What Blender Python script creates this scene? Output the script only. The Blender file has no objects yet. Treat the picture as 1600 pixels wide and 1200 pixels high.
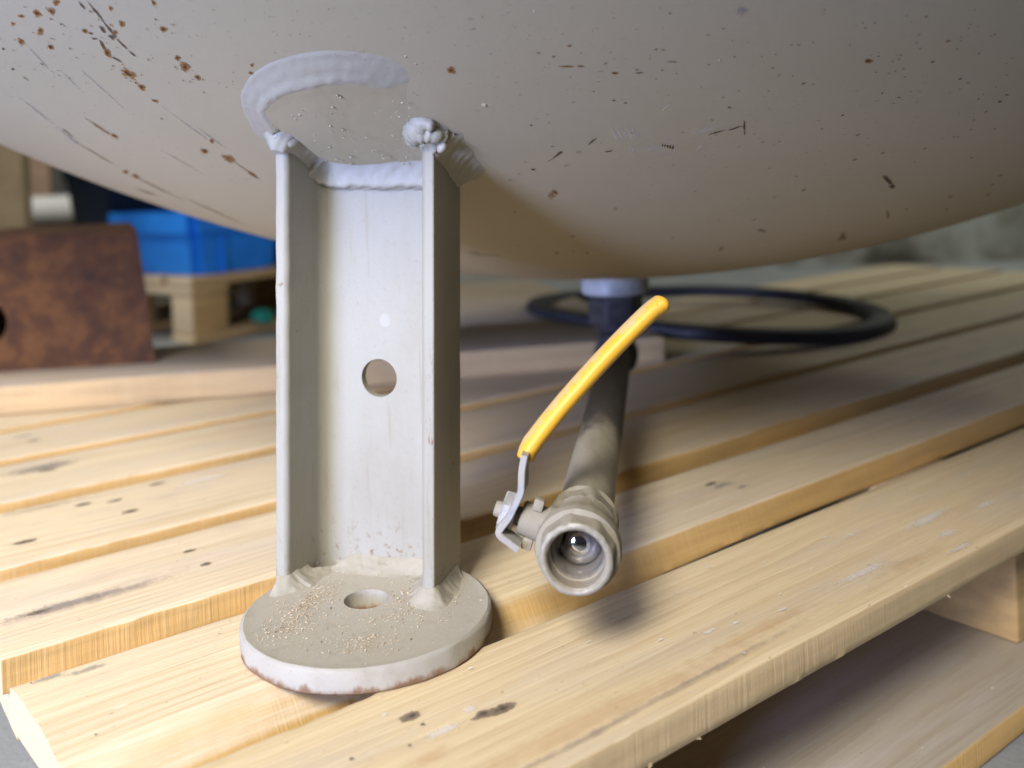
import bpy, bmesh, math, random
import numpy as np
from mathutils import Vector, noise as mnoise

random.seed(7)
rng = np.random.default_rng(11)
C = bpy.context.scene.collection
sc = bpy.context.scene

# ------------------------------------------------------------------ camera model
F = 1500.0                      # focal length in photo pixels (photo 1600 wide)
RO = math.radians(2.4)          # camera roll
CR, SR = math.cos(RO), math.sin(RO)
ZC = 0.416                      # camera height over the concrete floor
DECK = -0.272                   # pallet deck, relative to the camera


def ray(px, py):
    x, y = px - 800, py - 600
    x, y = CR * x - SR * y, SR * x + CR * y
    return np.array([x / F, 1.0, -(y + 325) / F])


def at(px, py, d):
    p = ray(px, py) * d
    return Vector((p[0], p[1], p[2] + ZC))


def onz(px, py, z):
    r = ray(px, py)
    p = r * (z / r[2])
    return Vector((p[0], p[1], p[2] + ZC))


cam = bpy.data.cameras.new('camera')
camo = bpy.data.objects.new('camera', cam)
C.objects.link(camo)
from mathutils import Matrix
M = Matrix(((CR, SR, 0, 0), (0, 0, -1, 0), (-SR, CR, 0, ZC), (0, 0, 0, 1)))
camo.matrix_world = M
cam.sensor_width = 36
cam.lens = 36 * F / 1600
cam.shift_x = SR * 325 / 1600
cam.shift_y = -CR * 325 / 1600
cam.clip_start = 0.01
cam.clip_end = 100
cam.dof.use_dof = True
cam.dof.focus_distance = 0.575
cam.dof.aperture_fstop = 4.4
sc.camera = camo

# ------------------------------------------------------------------ node helper


class NT:
    def __init__(self, name):
        self.m = bpy.data.materials.new(name)
        self.m.use_nodes = True
        self.t = self.m.node_tree
        self.t.nodes.clear()
        self.out = self.t.nodes.new('ShaderNodeOutputMaterial')
        self.b = self.t.nodes.new('ShaderNodeBsdfPrincipled')
        self.link(self.b.outputs[0], self.out.inputs['Surface'])

    def link(self, a, b):
        self.t.links.new(a, b)

    def put(self, sock, v):
        if isinstance(v, bpy.types.NodeSocket):
            self.link(v, sock)
        elif v is not None:
            if sock.type == 'RGBA' and len(v) == 3:
                v = (*v, 1)
            sock.default_value = v

    def new(self, kind, **kw):
        n = self.t.nodes.new(kind)
        for k, v in kw.items():
            setattr(n, k, v)
        return n

    def coord(self, which='Object'):
        return self.new('ShaderNodeTexCoord').outputs[which]

    def sep(self, v):
        n = self.new('ShaderNodeSeparateXYZ')
        self.link(v, n.inputs[0])
        return n.outputs

    def comb(self, x, y, z):
        n = self.new('ShaderNodeCombineXYZ')
        for i, v in enumerate((x, y, z)):
            self.put(n.inputs[i], v)
        return n.outputs[0]

    def math(self, op, a, b=None, c=None, clamp=False):
        n = self.new('ShaderNodeMath', operation=op, use_clamp=clamp)
        self.put(n.inputs[0], a)
        if b is not None:
            self.put(n.inputs[1], b)
        if c is not None:
            self.put(n.inputs[2], c)
        return n.outputs[0]

    def scale(self, v, s):
        n = self.new('ShaderNodeVectorMath', operation='MULTIPLY')
        self.link(v, n.inputs[0])
        n.inputs[1].default_value = s if hasattr(s, '__len__') else (s, s, s)
        return n.outputs[0]

    def add(self, v, s):
        n = self.new('ShaderNodeVectorMath', operation='ADD')
        self.link(v, n.inputs[0])
        self.put(n.inputs[1], s)
        return n.outputs[0]

    def noise(self, v, scale=5, detail=4, rough=.55, dist=0, out='Fac'):
        n = self.new('ShaderNodeTexNoise')
        self.link(v, n.inputs['Vector'])
        n.inputs['Scale'].default_value = scale
        n.inputs['Detail'].default_value = detail
        n.inputs['Roughness'].default_value = rough
        n.inputs['Distortion'].default_value = dist
        return n.outputs[out]

    def ramp(self, f, stops, interp='LINEAR'):
        n = self.new('ShaderNodeValToRGB')
        n.color_ramp.interpolation = interp
        e = n.color_ramp.elements
        while len(e) < len(stops):
            e.new(.5)
        for i, (p, c) in enumerate(stops):
            e[i].position = p
            e[i].color = (c, c, c, 1) if not hasattr(c, '__len__') else (*c, 1)
        self.link(f, n.inputs[0])
        return n.outputs[0]

    def ss(self, f, a, b):
        n = self.new('ShaderNodeMapRange', interpolation_type='SMOOTHSTEP')
        self.put(n.inputs[0], f)
        n.inputs[1].default_value = a
        n.inputs[2].default_value = b
        return n.outputs[0]

    def mix(self, f, a, b, mode='MIX'):
        n = self.new('ShaderNodeMix', data_type='RGBA', blend_type=mode)
        self.put(n.inputs[0], f)
        self.put(n.inputs[6], a)
        self.put(n.inputs[7], b)
        return n.outputs[2]

    def bump(self, h, strength=.3, dist=.001, normal=None):
        n = self.new('ShaderNodeBump')
        n.inputs['Strength'].default_value = strength
        n.inputs['Distance'].default_value = dist
        self.link(h, n.inputs['Height'])
        if normal is not None:
            self.link(normal, n.inputs['Normal'])
        return n.outputs[0]

    def attr(self, name):
        n = self.new('ShaderNodeAttribute', attribute_name=name)
        return n.outputs['Fac']

    def set(self, color=None, rough=None, metal=None, normal=None, spec=None):
        for k, v in (('Base Color', color), ('Roughness', rough), ('Metallic', metal), ('Normal', normal), ('Specular IOR Level', spec)):
            if v is not None:
                self.put(self.b.inputs[k], v)
        return self.m

    def alpha(self, a):
        """blend the surface with what lies below by factor a"""
        tr = self.new('ShaderNodeBsdfTransparent')
        mx = self.new('ShaderNodeMixShader')
        self.put(mx.inputs[0], a)
        self.link(tr.outputs[0], mx.inputs[1])
        self.link(self.b.outputs[0], mx.inputs[2])
        self.link(mx.outputs[0], self.out.inputs['Surface'])


# ------------------------------------------------------------------ materials
def mat_wood(name, seed, light=(.74, .63, .44), late=(.57, .42, .235), side=(.67, .42, .15), ring=.0065, y0=.0, z0=-.05, grey=.38, grain=.68, sawk=.18, ends=1.0):
    k = NT(name)
    P = k.coord()
    x, y, z = k.sep(P)
    off = (seed * 3.17, seed * 1.31, seed * 2.3)
    Po = k.add(P, off)
    wob = k.noise(k.scale(Po, (2.2, 7, 7)), 1, 2)
    wob2 = k.noise(k.scale(Po, (9, 60, 60)), 1, 3)
    yy = k.math('ADD', k.math('SUBTRACT', y, y0), k.math('MULTIPLY', k.math('SUBTRACT', wob, .5), .05))
    zz = k.math('SUBTRACT', z, z0)
    r = k.math('SQRT', k.math('ADD', k.math('MULTIPLY', yy, yy), k.math('MULTIPLY', zz, zz)))
    r = k.math('ADD', r, k.math('MULTIPLY', wob2, .004))
    fr = k.math('FRACT', k.math('DIVIDE', r, ring))
    band = k.ramp(fr, [(0, .0), (.45, .15), (.78, .8), (.9, 1), (1, 0)])
    bandm = k.math('MULTIPLY', band, k.ss(k.noise(k.scale(Po, (3, 22, 22)), 1, 2), .25, .75))
    fib = k.noise(k.scale(Po, (14, 700, 700)), 1, 3, .6)
    fib2 = k.noise(k.scale(Po, (6, 130, 130)), 1, 3, .6)
    g = k.new('ShaderNodeNewGeometry').outputs['Normal']
    nx, ny, nz = k.sep(g)
    top = k.ss(k.math('ADD', nz, k.math('MULTIPLY', k.math('SUBTRACT', fib2, .5), .5)), .45, .8)
    endf = k.ss(k.math('ABSOLUTE', k.math('ADD', k.math('MULTIPLY', nx, .7986), k.math('MULTIPLY', ny, .6018))), .75, .9)
    c = k.mix(k.math('MULTIPLY', bandm, grain), light, late)
    c = k.mix(k.ss(fib, .35, .75), c, k.mix(.65, c, late))
    # weathering: grey-violet veil in long patches on the top face only
    gp = k.ss(k.noise(k.scale(Po, (5, 26, 26)), 1, 4, .6), .45, .75)
    c_top = k.mix(k.math('MULTIPLY', gp, grey), c, (.50, .455, .42))
    blot = k.ss(k.noise(k.scale(Po, (11, 34, 34)), 1, 5, .6), .58, .78)
    c_top = k.mix(k.math('MULTIPLY', blot, .35), c_top, (.42, .34, .29))
    # small dark grit and pale fibres
    sp = k.ss(k.noise(k.scale(Po, (160, 260, 260)), 1, 2), .70, .76)
    c_top = k.mix(k.math('MULTIPLY', sp, .5), c_top, (.22, .17, .13))
    wf = k.ss(k.noise(k.scale(k.add(Po, (9, 4, 2)), (60, 210, 210)), 1, 2), .72, .78)
    c_top = k.mix(k.math('MULTIPLY', wf, .6), c_top, (.82, .78, .70))
    sd2 = tuple(v * .72 for v in side)
    sb = k.noise(k.scale(Po, (5, 30, 70)), 1, 5, .6)
    c_side = k.mix(k.ss(sb, .3, .75), side, sd2)
    saw = k.noise(k.scale(Po, (420, 2, 5)), 1, 3, .7)
    c_side = k.mix(k.math('MULTIPLY', k.ss(saw, .45, .7), sawk), c_side, (.70, .55, .34))
    col = k.mix(top, c_side, c_top)
    col = k.mix(k.math('MULTIPLY', endf, ends), col, k.mix(k.math('MULTIPLY', band, .5), (.60, .49, .31), (.48, .36, .20)))
    h = k.math('ADD', k.math('MULTIPLY', fib, .5), k.math('ADD', k.math('MULTIPLY', band, -.25), k.math('MULTIPLY', fib2, .5)))
    hs = k.math('ADD', k.math('MULTIPLY', h, k.math('MULTIPLY_ADD', top, .75, .25)), k.math('MULTIPLY', k.math('MULTIPLY', saw, k.math('SUBTRACT', 1, top)), .9))
    k.set(col, k.math('ADD', .62, k.math('MULTIPLY', fib2, .2)), 0, k.bump(hs, .7, .0009), .25)
    return k.m


def mat_paint(name, base=(.64, .625, .58), dirt=(.36, .31, .24), dirt_amt=.5, speck=.6, bump=.18, scale=1.0, rough=.5):
    k = NT(name)
    P = k.coord()
    c = k.mix(k.math('MULTIPLY', k.ss(k.noise(k.scale(P, 9 * scale), 1, 5, .6), .42, .78), dirt_amt), base, dirt)
    c = k.mix(k.math('MULTIPLY', k.ss(k.noise(k.scale(P, 45 * scale), 1, 4, .65), .5, .75), dirt_amt * .5), c, dirt)
    f = k.noise(k.scale(P, 420), 1, 3, .6)
    c = k.mix(k.math('MULTIPLY', k.ss(f, .62, .74), speck), c, (.30, .27, .23))
    f2 = k.noise(k.scale(k.add(P, (3, 3, 3)), 900), 1, 2, .6)
    c = k.mix(k.math('MULTIPLY', k.ss(f2, .66, .76), speck * .6), c, (.2, .16, .12))
    h = k.math('ADD', k.noise(k.scale(P, 260), 1, 3, .6), k.math('MULTIPLY', k.noise(k.scale(P, 55), 1, 3), 1.2))
    k.set(c, rough, 0, k.bump(h, bump, .0006), .4)
    return k.m


def mat_tank():
    k = NT('tank_paint')
    P = k.coord()                                   # origin on the axis at the bottom of the head
    x, y, z = k.sep(P)
    base = (.42, .372, .262)
    ang = k.math('ARCTAN2', y, x)
    r = k.math('SQRT', k.math('ADD', k.math('MULTIPLY', x, x), k.math('MULTIPLY', y, y)))
    Q = k.comb(k.math('MULTIPLY', ang, .6), r, 0)   # arc length, radius
    c = k.mix(k.math('MULTIPLY', k.ss(k.noise(k.scale(P, 6), 1, 4, .6), .4, .8), .28), base, (.36, .30, .165))
    # more ochre round the lowest part of the head
    low = k.math('SUBTRACT', 1, k.ss(k.math('ADD', r, k.math('MULTIPLY', k.noise(k.scale(P, 5), 1, 3), .2)), .25, .72))
    c = k.mix(k.math('MULTIPLY', low, .35), c, (.40, .31, .16))
    st = k.noise(k.scale(Q, (26, 150, 1)), 1, 4, .6)
    c = k.mix(k.math('MULTIPLY', k.ss(st, .60, .74), .35), c, (.40, .33, .25))
    f = k.noise(k.scale(Q, (150, 420, 1)), 1, 3, .6)
    reg = k.ss(k.noise(k.scale(P, 7), 1, 2), .42, .62)
    c = k.mix(k.math('MULTIPLY', k.math('MULTIPLY', k.ss(f, .655, .70), reg), .75), c, (.19, .13, .085))
    f2 = k.noise(k.scale(P, 520), 1, 2, .6)
    c = k.mix(k.math('MULTIPLY', k.ss(f2, .64, .74), .28), c, (.33, .28, .23))
    h = k.math('ADD', k.noise(k.scale(P, 330), 1, 3, .6), k.math('MULTIPLY', k.noise(k.scale(P, 40), 1, 3), 2.0))
    k.set(c, .52, 0, k.bump(h, .14, .0007), .35)
    return k.m


def mat_decal(name, core, edge, soft=.5, rough=.75, grain=260, cut=.5, opacity=1.0):
    """an irregular stain: 'rad' runs from 0 at its middle to 1 at its rim"""
    k = NT(name)
    P = k.coord()
    a = k.attr('rad')
    n = k.noise(k.scale(P, grain), 1, 4, .65)
    v = k.math('ADD', a, k.math('MULTIPLY', k.math('SUBTRACT', n, .5), 1.5))
    k.set(k.mix(k.ss(v, .1, .7), core, edge), rough, 0, k.bump(n, .5, .0008), .2)
    k.alpha(k.math('MULTIPLY', k.math('SUBTRACT', 1, k.ss(v, cut, cut + soft * .6)), opacity))
    return k.m


def mat_simple(name, col, rough=.5, metal=0, var=.15, scale=40, bump=.1, col2=None, spec=.4):
    k = NT(name)
    P = k.coord()
    n = k.noise(k.scale(P, scale), 1, 5, .6)
    c2 = col2 or tuple(v * (1 - var * 2) for v in col)
    c = k.mix(k.ss(n, .35, .72), col, c2)
    k.set(c, rough, metal, k.bump(k.noise(k.scale(P, scale * 6), 1, 3), bump, .0006), spec)
    return k.m


def mat_plate():
    k = NT('base_plate_paint')
    P = k.coord()                                   # origin at plate underside centre
    x, y, z = k.sep(P)
    c = k.mix(k.math('MULTIPLY', k.ss(k.noise(k.scale(P, 14), 1, 4), .4, .75), .4), (.37, .35, .30), (.29, .26, .20))
    nrm = k.sep(k.new('ShaderNodeNewGeometry').outputs['Normal'])[2]
    dust = k.math('MULTIPLY', k.ss(nrm, .7, .97), k.ss(k.noise(k.scale(P, 22), 1, 4), .2, .6))
    c = k.mix(k.math('MULTIPLY', dust, .75), c, (.405, .365, .29))
    mot = k.ss(k.noise(k.scale(P, 75), 1, 5, .65), .5, .72)
    c = k.mix(k.math('MULTIPLY', mot, .35), c, (.27, .24, .19))
    n = k.noise(k.scale(P, (70, 70, 40)), 1, 6, .75)
    rim = k.math('ADD', z, k.math('MULTIPLY', k.math('SUBTRACT', n, .5), .016))
    c = k.mix(k.math('MULTIPLY', k.math('SUBTRACT', 1, k.ss(rim, .0008, .0048)), .9), c, (.17, .085, .035))
    rs = k.ss(k.noise(k.scale(P, (60, 60, 90)), 1, 5, .7), .66, .74)
    c = k.mix(k.math('MULTIPLY', rs, .6), c, (.33, .19, .08))
    f = k.noise(k.scale(P, 520), 1, 3)
    c = k.mix(k.math('MULTIPLY', k.ss(f, .62, .72), .5), c, (.28, .24, .19))
    h = k.math('ADD', k.noise(k.scale(P, 500), 1, 3), k.noise(k.scale(P, 90), 1, 3))
    k.set(c, .68, 0, k.bump(h, .28, .0007), .3)
    return k.m


HW, FD = .0545, .0505                               # channel half width, flange length


def mat_leg():
    k = NT('leg_paint')
    P = k.coord()                                   # origin at foot, x across the web, y into the channel
    x, y, z = k.sep(P)
    base = (.315, .302, .25)
    c = k.mix(k.math('MULTIPLY', k.ss(k.noise(k.scale(P, (22, 22, 9)), 1, 6, .65), .4, .72), .55), base, (.27, .245, .185))
    # olive grime on flange flanks and corners, with their shade put into it
    f = k.noise(k.scale(P, (420, 420, 260)), 1, 3, .6)
    c = k.mix(k.math('MULTIPLY', k.ss(f, .60, .74), .38), c, (.24, .205, .15))
    f3 = k.noise(k.scale(k.add(P, (7, 2, 5)), 900), 1, 2, .6)
    c = k.mix(k.math('MULTIPLY', k.ss(f3, .64, .74), .35), c, (.18, .15, .10))
    fl = k.ss(k.math('ABSOLUTE', x), .040, .047)
    c = k.mix(k.math('MULTIPLY', k.math('MULTIPLY', fl, k.ss(y, .002, .012)), .25), c, (.32, .265, .16))
    st = k.noise(k.scale(P, (160, 160, 9)), 1, 4, .65)
    c = k.mix(k.math('MULTIPLY', k.ss(st, .58, .72), .4), c, (.24, .20, .13))
    sp_ = at(611, 497, .655) - Vector((-.1055, .6035, .157))
    ca_, sa_ = math.cos(math.radians(16.5)), math.sin(math.radians(16.5))
    dx_ = k.math('DIVIDE', k.math('SUBTRACT', x, sp_.x * ca_ - sp_.y * sa_), .0042)
    dz_ = k.math('DIVIDE', k.math('SUBTRACT', z, sp_.z), .0055)
    dr_ = k.math('ADD', k.math('MULTIPLY', dx_, dx_), k.math('MULTIPLY', dz_, dz_))
    c = k.mix(k.math('MULTIPLY', k.math('SUBTRACT', 1, k.ss(k.math('ADD', dr_, k.noise(k.scale(P, 300), 1, 2)), 1.0, 1.5)), .25), c, (.47, .47, .45))
    low = k.math('SUBTRACT', 1, k.ss(k.math('ADD', z, k.math('MULTIPLY', k.noise(k.scale(P, 60), 1, 3), .03)), .012, .055))
    rs = k.math('MULTIPLY', k.ss(k.noise(k.scale(P, 190), 1, 4, .7), .56, .66), low)
    c = k.mix(rs, c, (.17, .085, .03))
    arris = k.math('MULTIPLY', k.math('SUBTRACT', 1, k.ss(y, .0008, .0022)), k.ss(k.math('ABSOLUTE', x), HW - .0022, HW - .0008))
    chip = k.ss(k.noise(k.scale(P, (170, 170, 55)), 1, 5, .7), .56, .63)
    c = k.mix(k.math('MULTIPLY', k.math('MULTIPLY', arris, chip), .9), c, (.16, .085, .04))
    spots = k.ss(k.noise(k.scale(k.add(P, (2, 8, 4)), (90, 90, 90)), 1, 3, .6), .715, .75)
    c = k.mix(k.math('MULTIPLY', spots, .8), c, (.20, .105, .045))
    h = k.math('ADD', k.noise(k.scale(P, 300), 1, 3, .6), k.math('MULTIPLY', k.noise(k.scale(P, 60), 1, 3), 1.2))
    k.set(c, .55, 0, k.bump(h, .22, .0007), .35)
    return k.m


def mat_dirty_metal(name, base, dust, amt, rough, metal):
    k = NT(name)
    P = k.coord()
    n = k.noise(k.scale(P, 70), 1, 5, .65)
    d = k.math('MULTIPLY', k.ss(n, .5 - amt * .45, .78 - amt * .25), 1)
    c = k.mix(d, base, dust)
    f = k.ss(k.noise(k.scale(P, 600), 1, 3), .62, .72)
    c = k.mix(k.math('MULTIPLY', f, .6), c, (.16, .13, .10))
    k.set(c, k.math('ADD', rough, k.math('MULTIPLY', d, .35), clamp=True), k.math('MULTIPLY', k.math('SUBTRACT', 1, d), metal),
          k.bump(k.math('ADD', n, k.noise(k.scale(P, 380), 1, 3)), .3, .0006), .4)
    return k.m


def mat_rust():
    k = NT('rusty_steel')
    P = k.coord()
    n = k.noise(k.scale(P, 30), 1, 6, .68)
    n2 = k.noise(k.scale(k.add(P, (5, 1, 2)), 60), 1, 5, .65)
    c = k.ramp(n, [(.3, (.045, .024, .016)), (.5, (.088, .038, .017)), (.62, (.14, .06, .021)), (.75, (.075, .038, .022))])
    c = k.mix(k.math('MULTIPLY', k.ss(n2, .58, .75), .6), c, (.17, .075, .022))
    k.set(c, .85, 0, k.bump(n2, .4, .002), .2)
    return k.m


def mat_concrete(name, a, b, scale=8):
    k = NT(name)
    P = k.coord()
    n = k.noise(k.scale(P, scale), 1, 6, .6)
    c = k.mix(k.ss(n, .35, .7), a, b)
    f = k.noise(k.scale(P, scale * 30), 1, 3)
    c = k.mix(k.math('MULTIPLY', k.ss(f, .5, .8), .4), c, tuple(v * .6 for v in a))
    k.set(c, .85, 0, k.bump(f, .3, .002), .2)
    return k.m


TANK = mat_tank()
LEG = mat_leg()
PLATE = mat_plate()
WELD = mat_paint('weld_paint', base=(.385, .368, .31), dirt=(.33, .30, .23), dirt_amt=.28, speck=.25, bump=.3, scale=2)
DUSTW = mat_paint('dusty_weld', base=(.345, .315, .25), dirt=(.27, .235, .175), dirt_amt=.5, speck=.5, bump=.5, scale=3, rough=.8)
RUSTSPOT = mat_decal('rust_spot', (.075, .032, .014), (.34, .17, .055), .9, grain=330, cut=.45)
RUSTLINE = mat_decal('rust_streak', (.22, .125, .055), (.36, .25, .14), .8, cut=.4, opacity=.6)
DARKSPOT = mat_decal('dark_chip', (.06, .042, .03), (.20, .13, .08), .5, cut=.5, opacity=.9)
GREYSTAIN = mat_decal('grey_stain', (.30, .285, .265), (.38, .35, .31), .9, cut=.3, opacity=.5)
SCRATCH = mat_decal('white_scratch', (.74, .70, .64), (.66, .6, .53), .5, cut=.6, opacity=.6)
PALEFLECK = mat_decal('pale_fleck', (.86, .84, .80), (.78, .75, .69), .9, grain=420, cut=.2, opacity=.55)
NAILHEAD = mat_decal('nail_hollow', (.07, .06, .05), (.25, .19, .13), .35, cut=.72)
VIOLET = mat_decal('violet_stain', (.36, .29, .27), (.50, .41, .35), 1.2, grain=90, cut=.2, opacity=.26)
ORANGEST = mat_decal('orange_resin', (.66, .42, .21), (.70, .52, .32), 1.3, grain=70, cut=.1, opacity=.24)
OCHREFILM = mat_decal('ochre_dust_film', (.40, .30, .14), (.43, .34, .19), 1.0, grain=60, cut=.35, opacity=.55)
BRASS = mat_dirty_metal('dusty_nickel', (.33, .30, .24), (.27, .24, .18), .85, .45, .45)
BRIGHT = mat_dirty_metal('bright_nickel', (.54, .51, .46), (.32, .27, .20), .5, .36, .85)
STEELP = mat_dirty_metal('zinc_plated_steel', (.40, .40, .40), (.33, .315, .28), .5, .38, .75)
CHROME = mat_simple('chrome', (.8, .8, .82), .08, 1, .05, 30, .02)
PIPEM = mat_dirty_metal('dusty_pipe', (.25, .235, .21), (.40, .365, .30), .62, .45, .5)
BLACKM = mat_dirty_metal('black_malleable_iron', (.035, .035, .045), (.06, .058, .062), .3, .38, .3)
SOCKETM = mat_simple('grey_blue_socket', (.46, .50, .55), .5, .2, .2, 60, .15)
RUBBER = mat_simple('black_rubber', (.022, .023, .030), .55, 0, .2, 30, .1)
RUST = mat_rust()
CONC = mat_concrete('concrete_floor', (.27, .285, .285), (.34, .35, .345), 6)


def mat_grip():
    k = NT('yellow_vinyl')
    P = k.coord()
    nz = k.sep(k.new('ShaderNodeNewGeometry').outputs['Normal'])
    up = k.math('SUBTRACT', k.math('MULTIPLY', nz[2], .7), k.math('MULTIPLY', nz[0], .7))
    d = k.math('MULTIPLY', k.ss(k.math('ADD', up, k.math('MULTIPLY', k.math('SUBTRACT', k.noise(k.scale(P, 90), 1, 4), .5), 1.3)), .6, 1.15), .6)
    c = k.mix(d, (.70, .38, .030), (.42, .37, .28))
    c = k.mix(k.math('MULTIPLY', k.ss(k.noise(k.scale(P, 260), 1, 4, .7), .66, .72), .7), c, (.22, .14, .05))
    k.set(c, k.math('ADD', .46, k.math('MULTIPLY', d, .35)), 0, k.bump(k.noise(k.scale(P, 160), 1, 3), .12, .0006), .5)
    return k.m


GRIP = mat_grip()

# ------------------------------------------------------------------ object helpers


def link_mesh(name, verts, faces, mats, parent=None, smooth=True, mi=None, rad=None, loc=None, rotz=0):
    me = bpy.data.meshes.new(name)
    me.from_pydata([tuple(v) for v in verts], [], faces)
    mats = mats if isinstance(mats, (list, tuple)) else [mats]
    for m in mats:
        me.materials.append(m)
    if mi is not None:
        me.polygons.foreach_set('material_index', mi)
    if rad is not None:
        a = me.attributes.new('rad', 'FLOAT', 'POINT')
        a.data.foreach_set('value', rad)
    me.polygons.foreach_set('use_smooth', [smooth] * len(me.polygons))
    me.update()
    o = bpy.data.objects.new(name, me)
    C.objects.link(o)
    if loc is not None:
        o.location = loc
    o.rotation_euler.z = rotz
    if parent is not None:
        o.parent = parent
    return o


def empty(name, loc, rotz=0):
    o = bpy.data.objects.new(name, None)
    o.empty_display_size = .05
    o.location = loc
    o.rotation_euler.z = rotz
    C.objects.link(o)
    return o


def tag(o, label=None, cat=None, group=None, kind=None):
    for k, v in (('label', label), ('category', cat), ('group', group), ('kind', kind)):
        if v:
            o[k] = v
    return o


def auto_sharp(o, deg=40):
    me = o.data
    bm = bmesh.new()
    bm.from_mesh(me)
    lim = math.radians(deg)
    for e in bm.edges:
        e.smooth = not (len(e.link_faces) == 2 and e.calc_face_angle(0) > lim)
    for f in bm.faces:
        f.smooth = True
    bm.to_mesh(me)
    bm.free()
    return o


def fix_normals(o):
    bm = bmesh.new()
    bm.from_mesh(o.data)
    bmesh.ops.recalc_face_normals(bm, faces=bm.faces)
    bm.to_mesh(o.data)
    bm.free()
    return o


def smoothline(pts, n):
    """Catmull-Rom through pts, n samples"""
    P = [Vector(p) for p in pts]
    P = [P[0] * 2 - P[1]] + P + [P[-1] * 2 - P[-2]]
    m = len(P) - 3
    out = []
    for i in range(n):
        t = i / (n - 1) * m
        k = min(int(t), m - 1)
        t -= k
        a, b, c, d = P[k:k + 4]
        out.append(.5 * (2 * b + (c - a) * t + (2 * a - 5 * b + 4 * c - d) * t * t + (3 * b - a - 3 * c + d) * t ** 3))
    return out


def sweep(path, rad, seg=16, up=(0, 0, 1), cap=True, squash=None):
    """tube along path; rad(i, n, a) -> radius; squash (a, b) factors along side and up"""
    V, Fc = [], []
    n = len(path)
    up = Vector(up)
    for i, p in enumerate(path):
        t = (path[min(i + 1, n - 1)] - path[max(i - 1, 0)]).normalized()
        s = t.cross(up).normalized()
        w = s.cross(t).normalized()
        for j in range(seg):
            a = 2 * math.pi * j / seg
            r = rad(i, n, a)
            q = squash or (1, 1)
            V.append(p + s * (math.cos(a) * r * q[0]) + w * (math.sin(a) * r * q[1]))
    for i in range(n - 1):
        for j in range(seg):
            k = (j + 1) % seg
            Fc.append((i * seg + j, i * seg + k, (i + 1) * seg + k, (i + 1) * seg + j))
    if cap:
        Fc.append(tuple(range(seg - 1, -1, -1)))
        Fc.append(tuple((n - 1) * seg + j for j in range(seg)))
    return V, Fc


def lathe(prof, axis_o, axis_d, seg=48, sides=None, closed=True, phase=0.0):
    """revolve prof [(t along axis, r)] ; sides: {index: n} rings turned into n-gons"""
    o, d = Vector(axis_o), Vector(axis_d).normalized()
    s = d.cross(Vector((0, 0, 1)))
    if s.length < 1e-4:
        s = Vector((1, 0, 0))
    s.normalize()
    w = s.cross(d).normalized()
    V, Fc = [], []
    for i, (t, r) in enumerate(prof):
        for j in range(seg):
            a = 2 * math.pi * j / seg
            rr = r
            if sides and i in sides:
                m = sides[i]
                b = ((a - phase) % (2 * math.pi / m)) - math.pi / m
                rr = min(r * math.cos(math.pi / m) / math.cos(b) * 1.0, r * .975) if m else r
            V.append(o + d * t + s * (math.cos(a) * rr) + w * (math.sin(a) * rr))
    for i in range(len(prof) - 1):
        for j in range(seg):
            k = (j + 1) % seg
            Fc.append((i * seg + j, (i + 1) * seg + j, (i + 1) * seg + k, i * seg + k))
    if closed:
        Fc.append(tuple(range(seg)))
        Fc.append(tuple((len(prof) - 1) * seg + j for j in range(seg - 1, -1, -1)))
    return V, Fc


def box_bm(sx, sy, sz, bev=.002, seg=2):
    bm = bmesh.new()
    bmesh.ops.create_cube(bm, size=1)
    bmesh.ops.scale(bm, vec=(sx, sy, sz), verts=bm.verts)
    if bev:
        bmesh.ops.bevel(bm, geom=list(bm.edges), offset=bev, segments=seg, affect='EDGES', profile=.5)
    return bm


def box(name, c, size, mat, parent=None, rotz=0, bev=.002, pivot=None):
    bm = box_bm(*size, bev)
    me = bpy.data.meshes.new(name)
    bm.to_mesh(me)
    bm.free()
    me.materials.append(mat)
    o = bpy.data.objects.new(name, me)
    C.objects.link(o)
    o.location = c
    o.rotation_euler.z = rotz
    if parent is not None:
        o.parent = parent
    return o


class Decals:
    """irregular flat stains that hug a surface; joined into the surface's own mesh"""

    def __init__(self):
        self.V, self.F, self.R, self.M = [], [], [], []

    def add(self, surf, a, b, mi, seg=14, jag=.35):
        """surf(s, t) -> point for s, t in -1..1 ; a, b unused sizes kept in surf"""
        base = len(self.V)
        ph = random.random() * 9
        self.V.append(surf(0, 0))
        self.R.append(0)
        rings = 4
        for q in range(1, rings + 1):
            for j in range(seg):
                an = 2 * math.pi * j / seg
                w = 1 + jag * (mnoise.noise(Vector((math.cos(an) * 1.4 + ph, math.sin(an) * 1.4, ph))))
                self.V.append(surf(math.cos(an) * w * q / rings, math.sin(an) * w * q / rings))
                self.R.append(q / rings)
        for j in range(seg):
            k = (j + 1) % seg
            self.F.append((base, base + 1 + j, base + 1 + k))
            self.M.append(mi)
            for q in range(rings - 1):
                p0 = base + 1 + q * seg
                p1 = p0 + seg
                self.F.append((p0 + j, p1 + j, p1 + k, p0 + k))
                self.M.append(mi)


# ------------------------------------------------------------------ pallet
BA = math.radians(53.0)
U = Vector((math.sin(BA), math.cos(BA), 0))
Nn = Vector((-math.cos(BA), math.sin(BA), 0))
ROTZ = math.atan2(U.y, U.x)
Z_DECK = DECK + ZC
TH = .022


def un(u, n, z=Z_DECK):
    p = U * u + Nn * n
    return Vector((p.x, p.y, z))


pallet = empty('wooden_pallet', un(.9, .87, 0), 0)
tag(pallet, 'pale pine pallet with wide deck boards standing on the concrete under the tank', 'pallet')


def to_local(parent, p):
    return Vector(p) - parent.location


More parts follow.
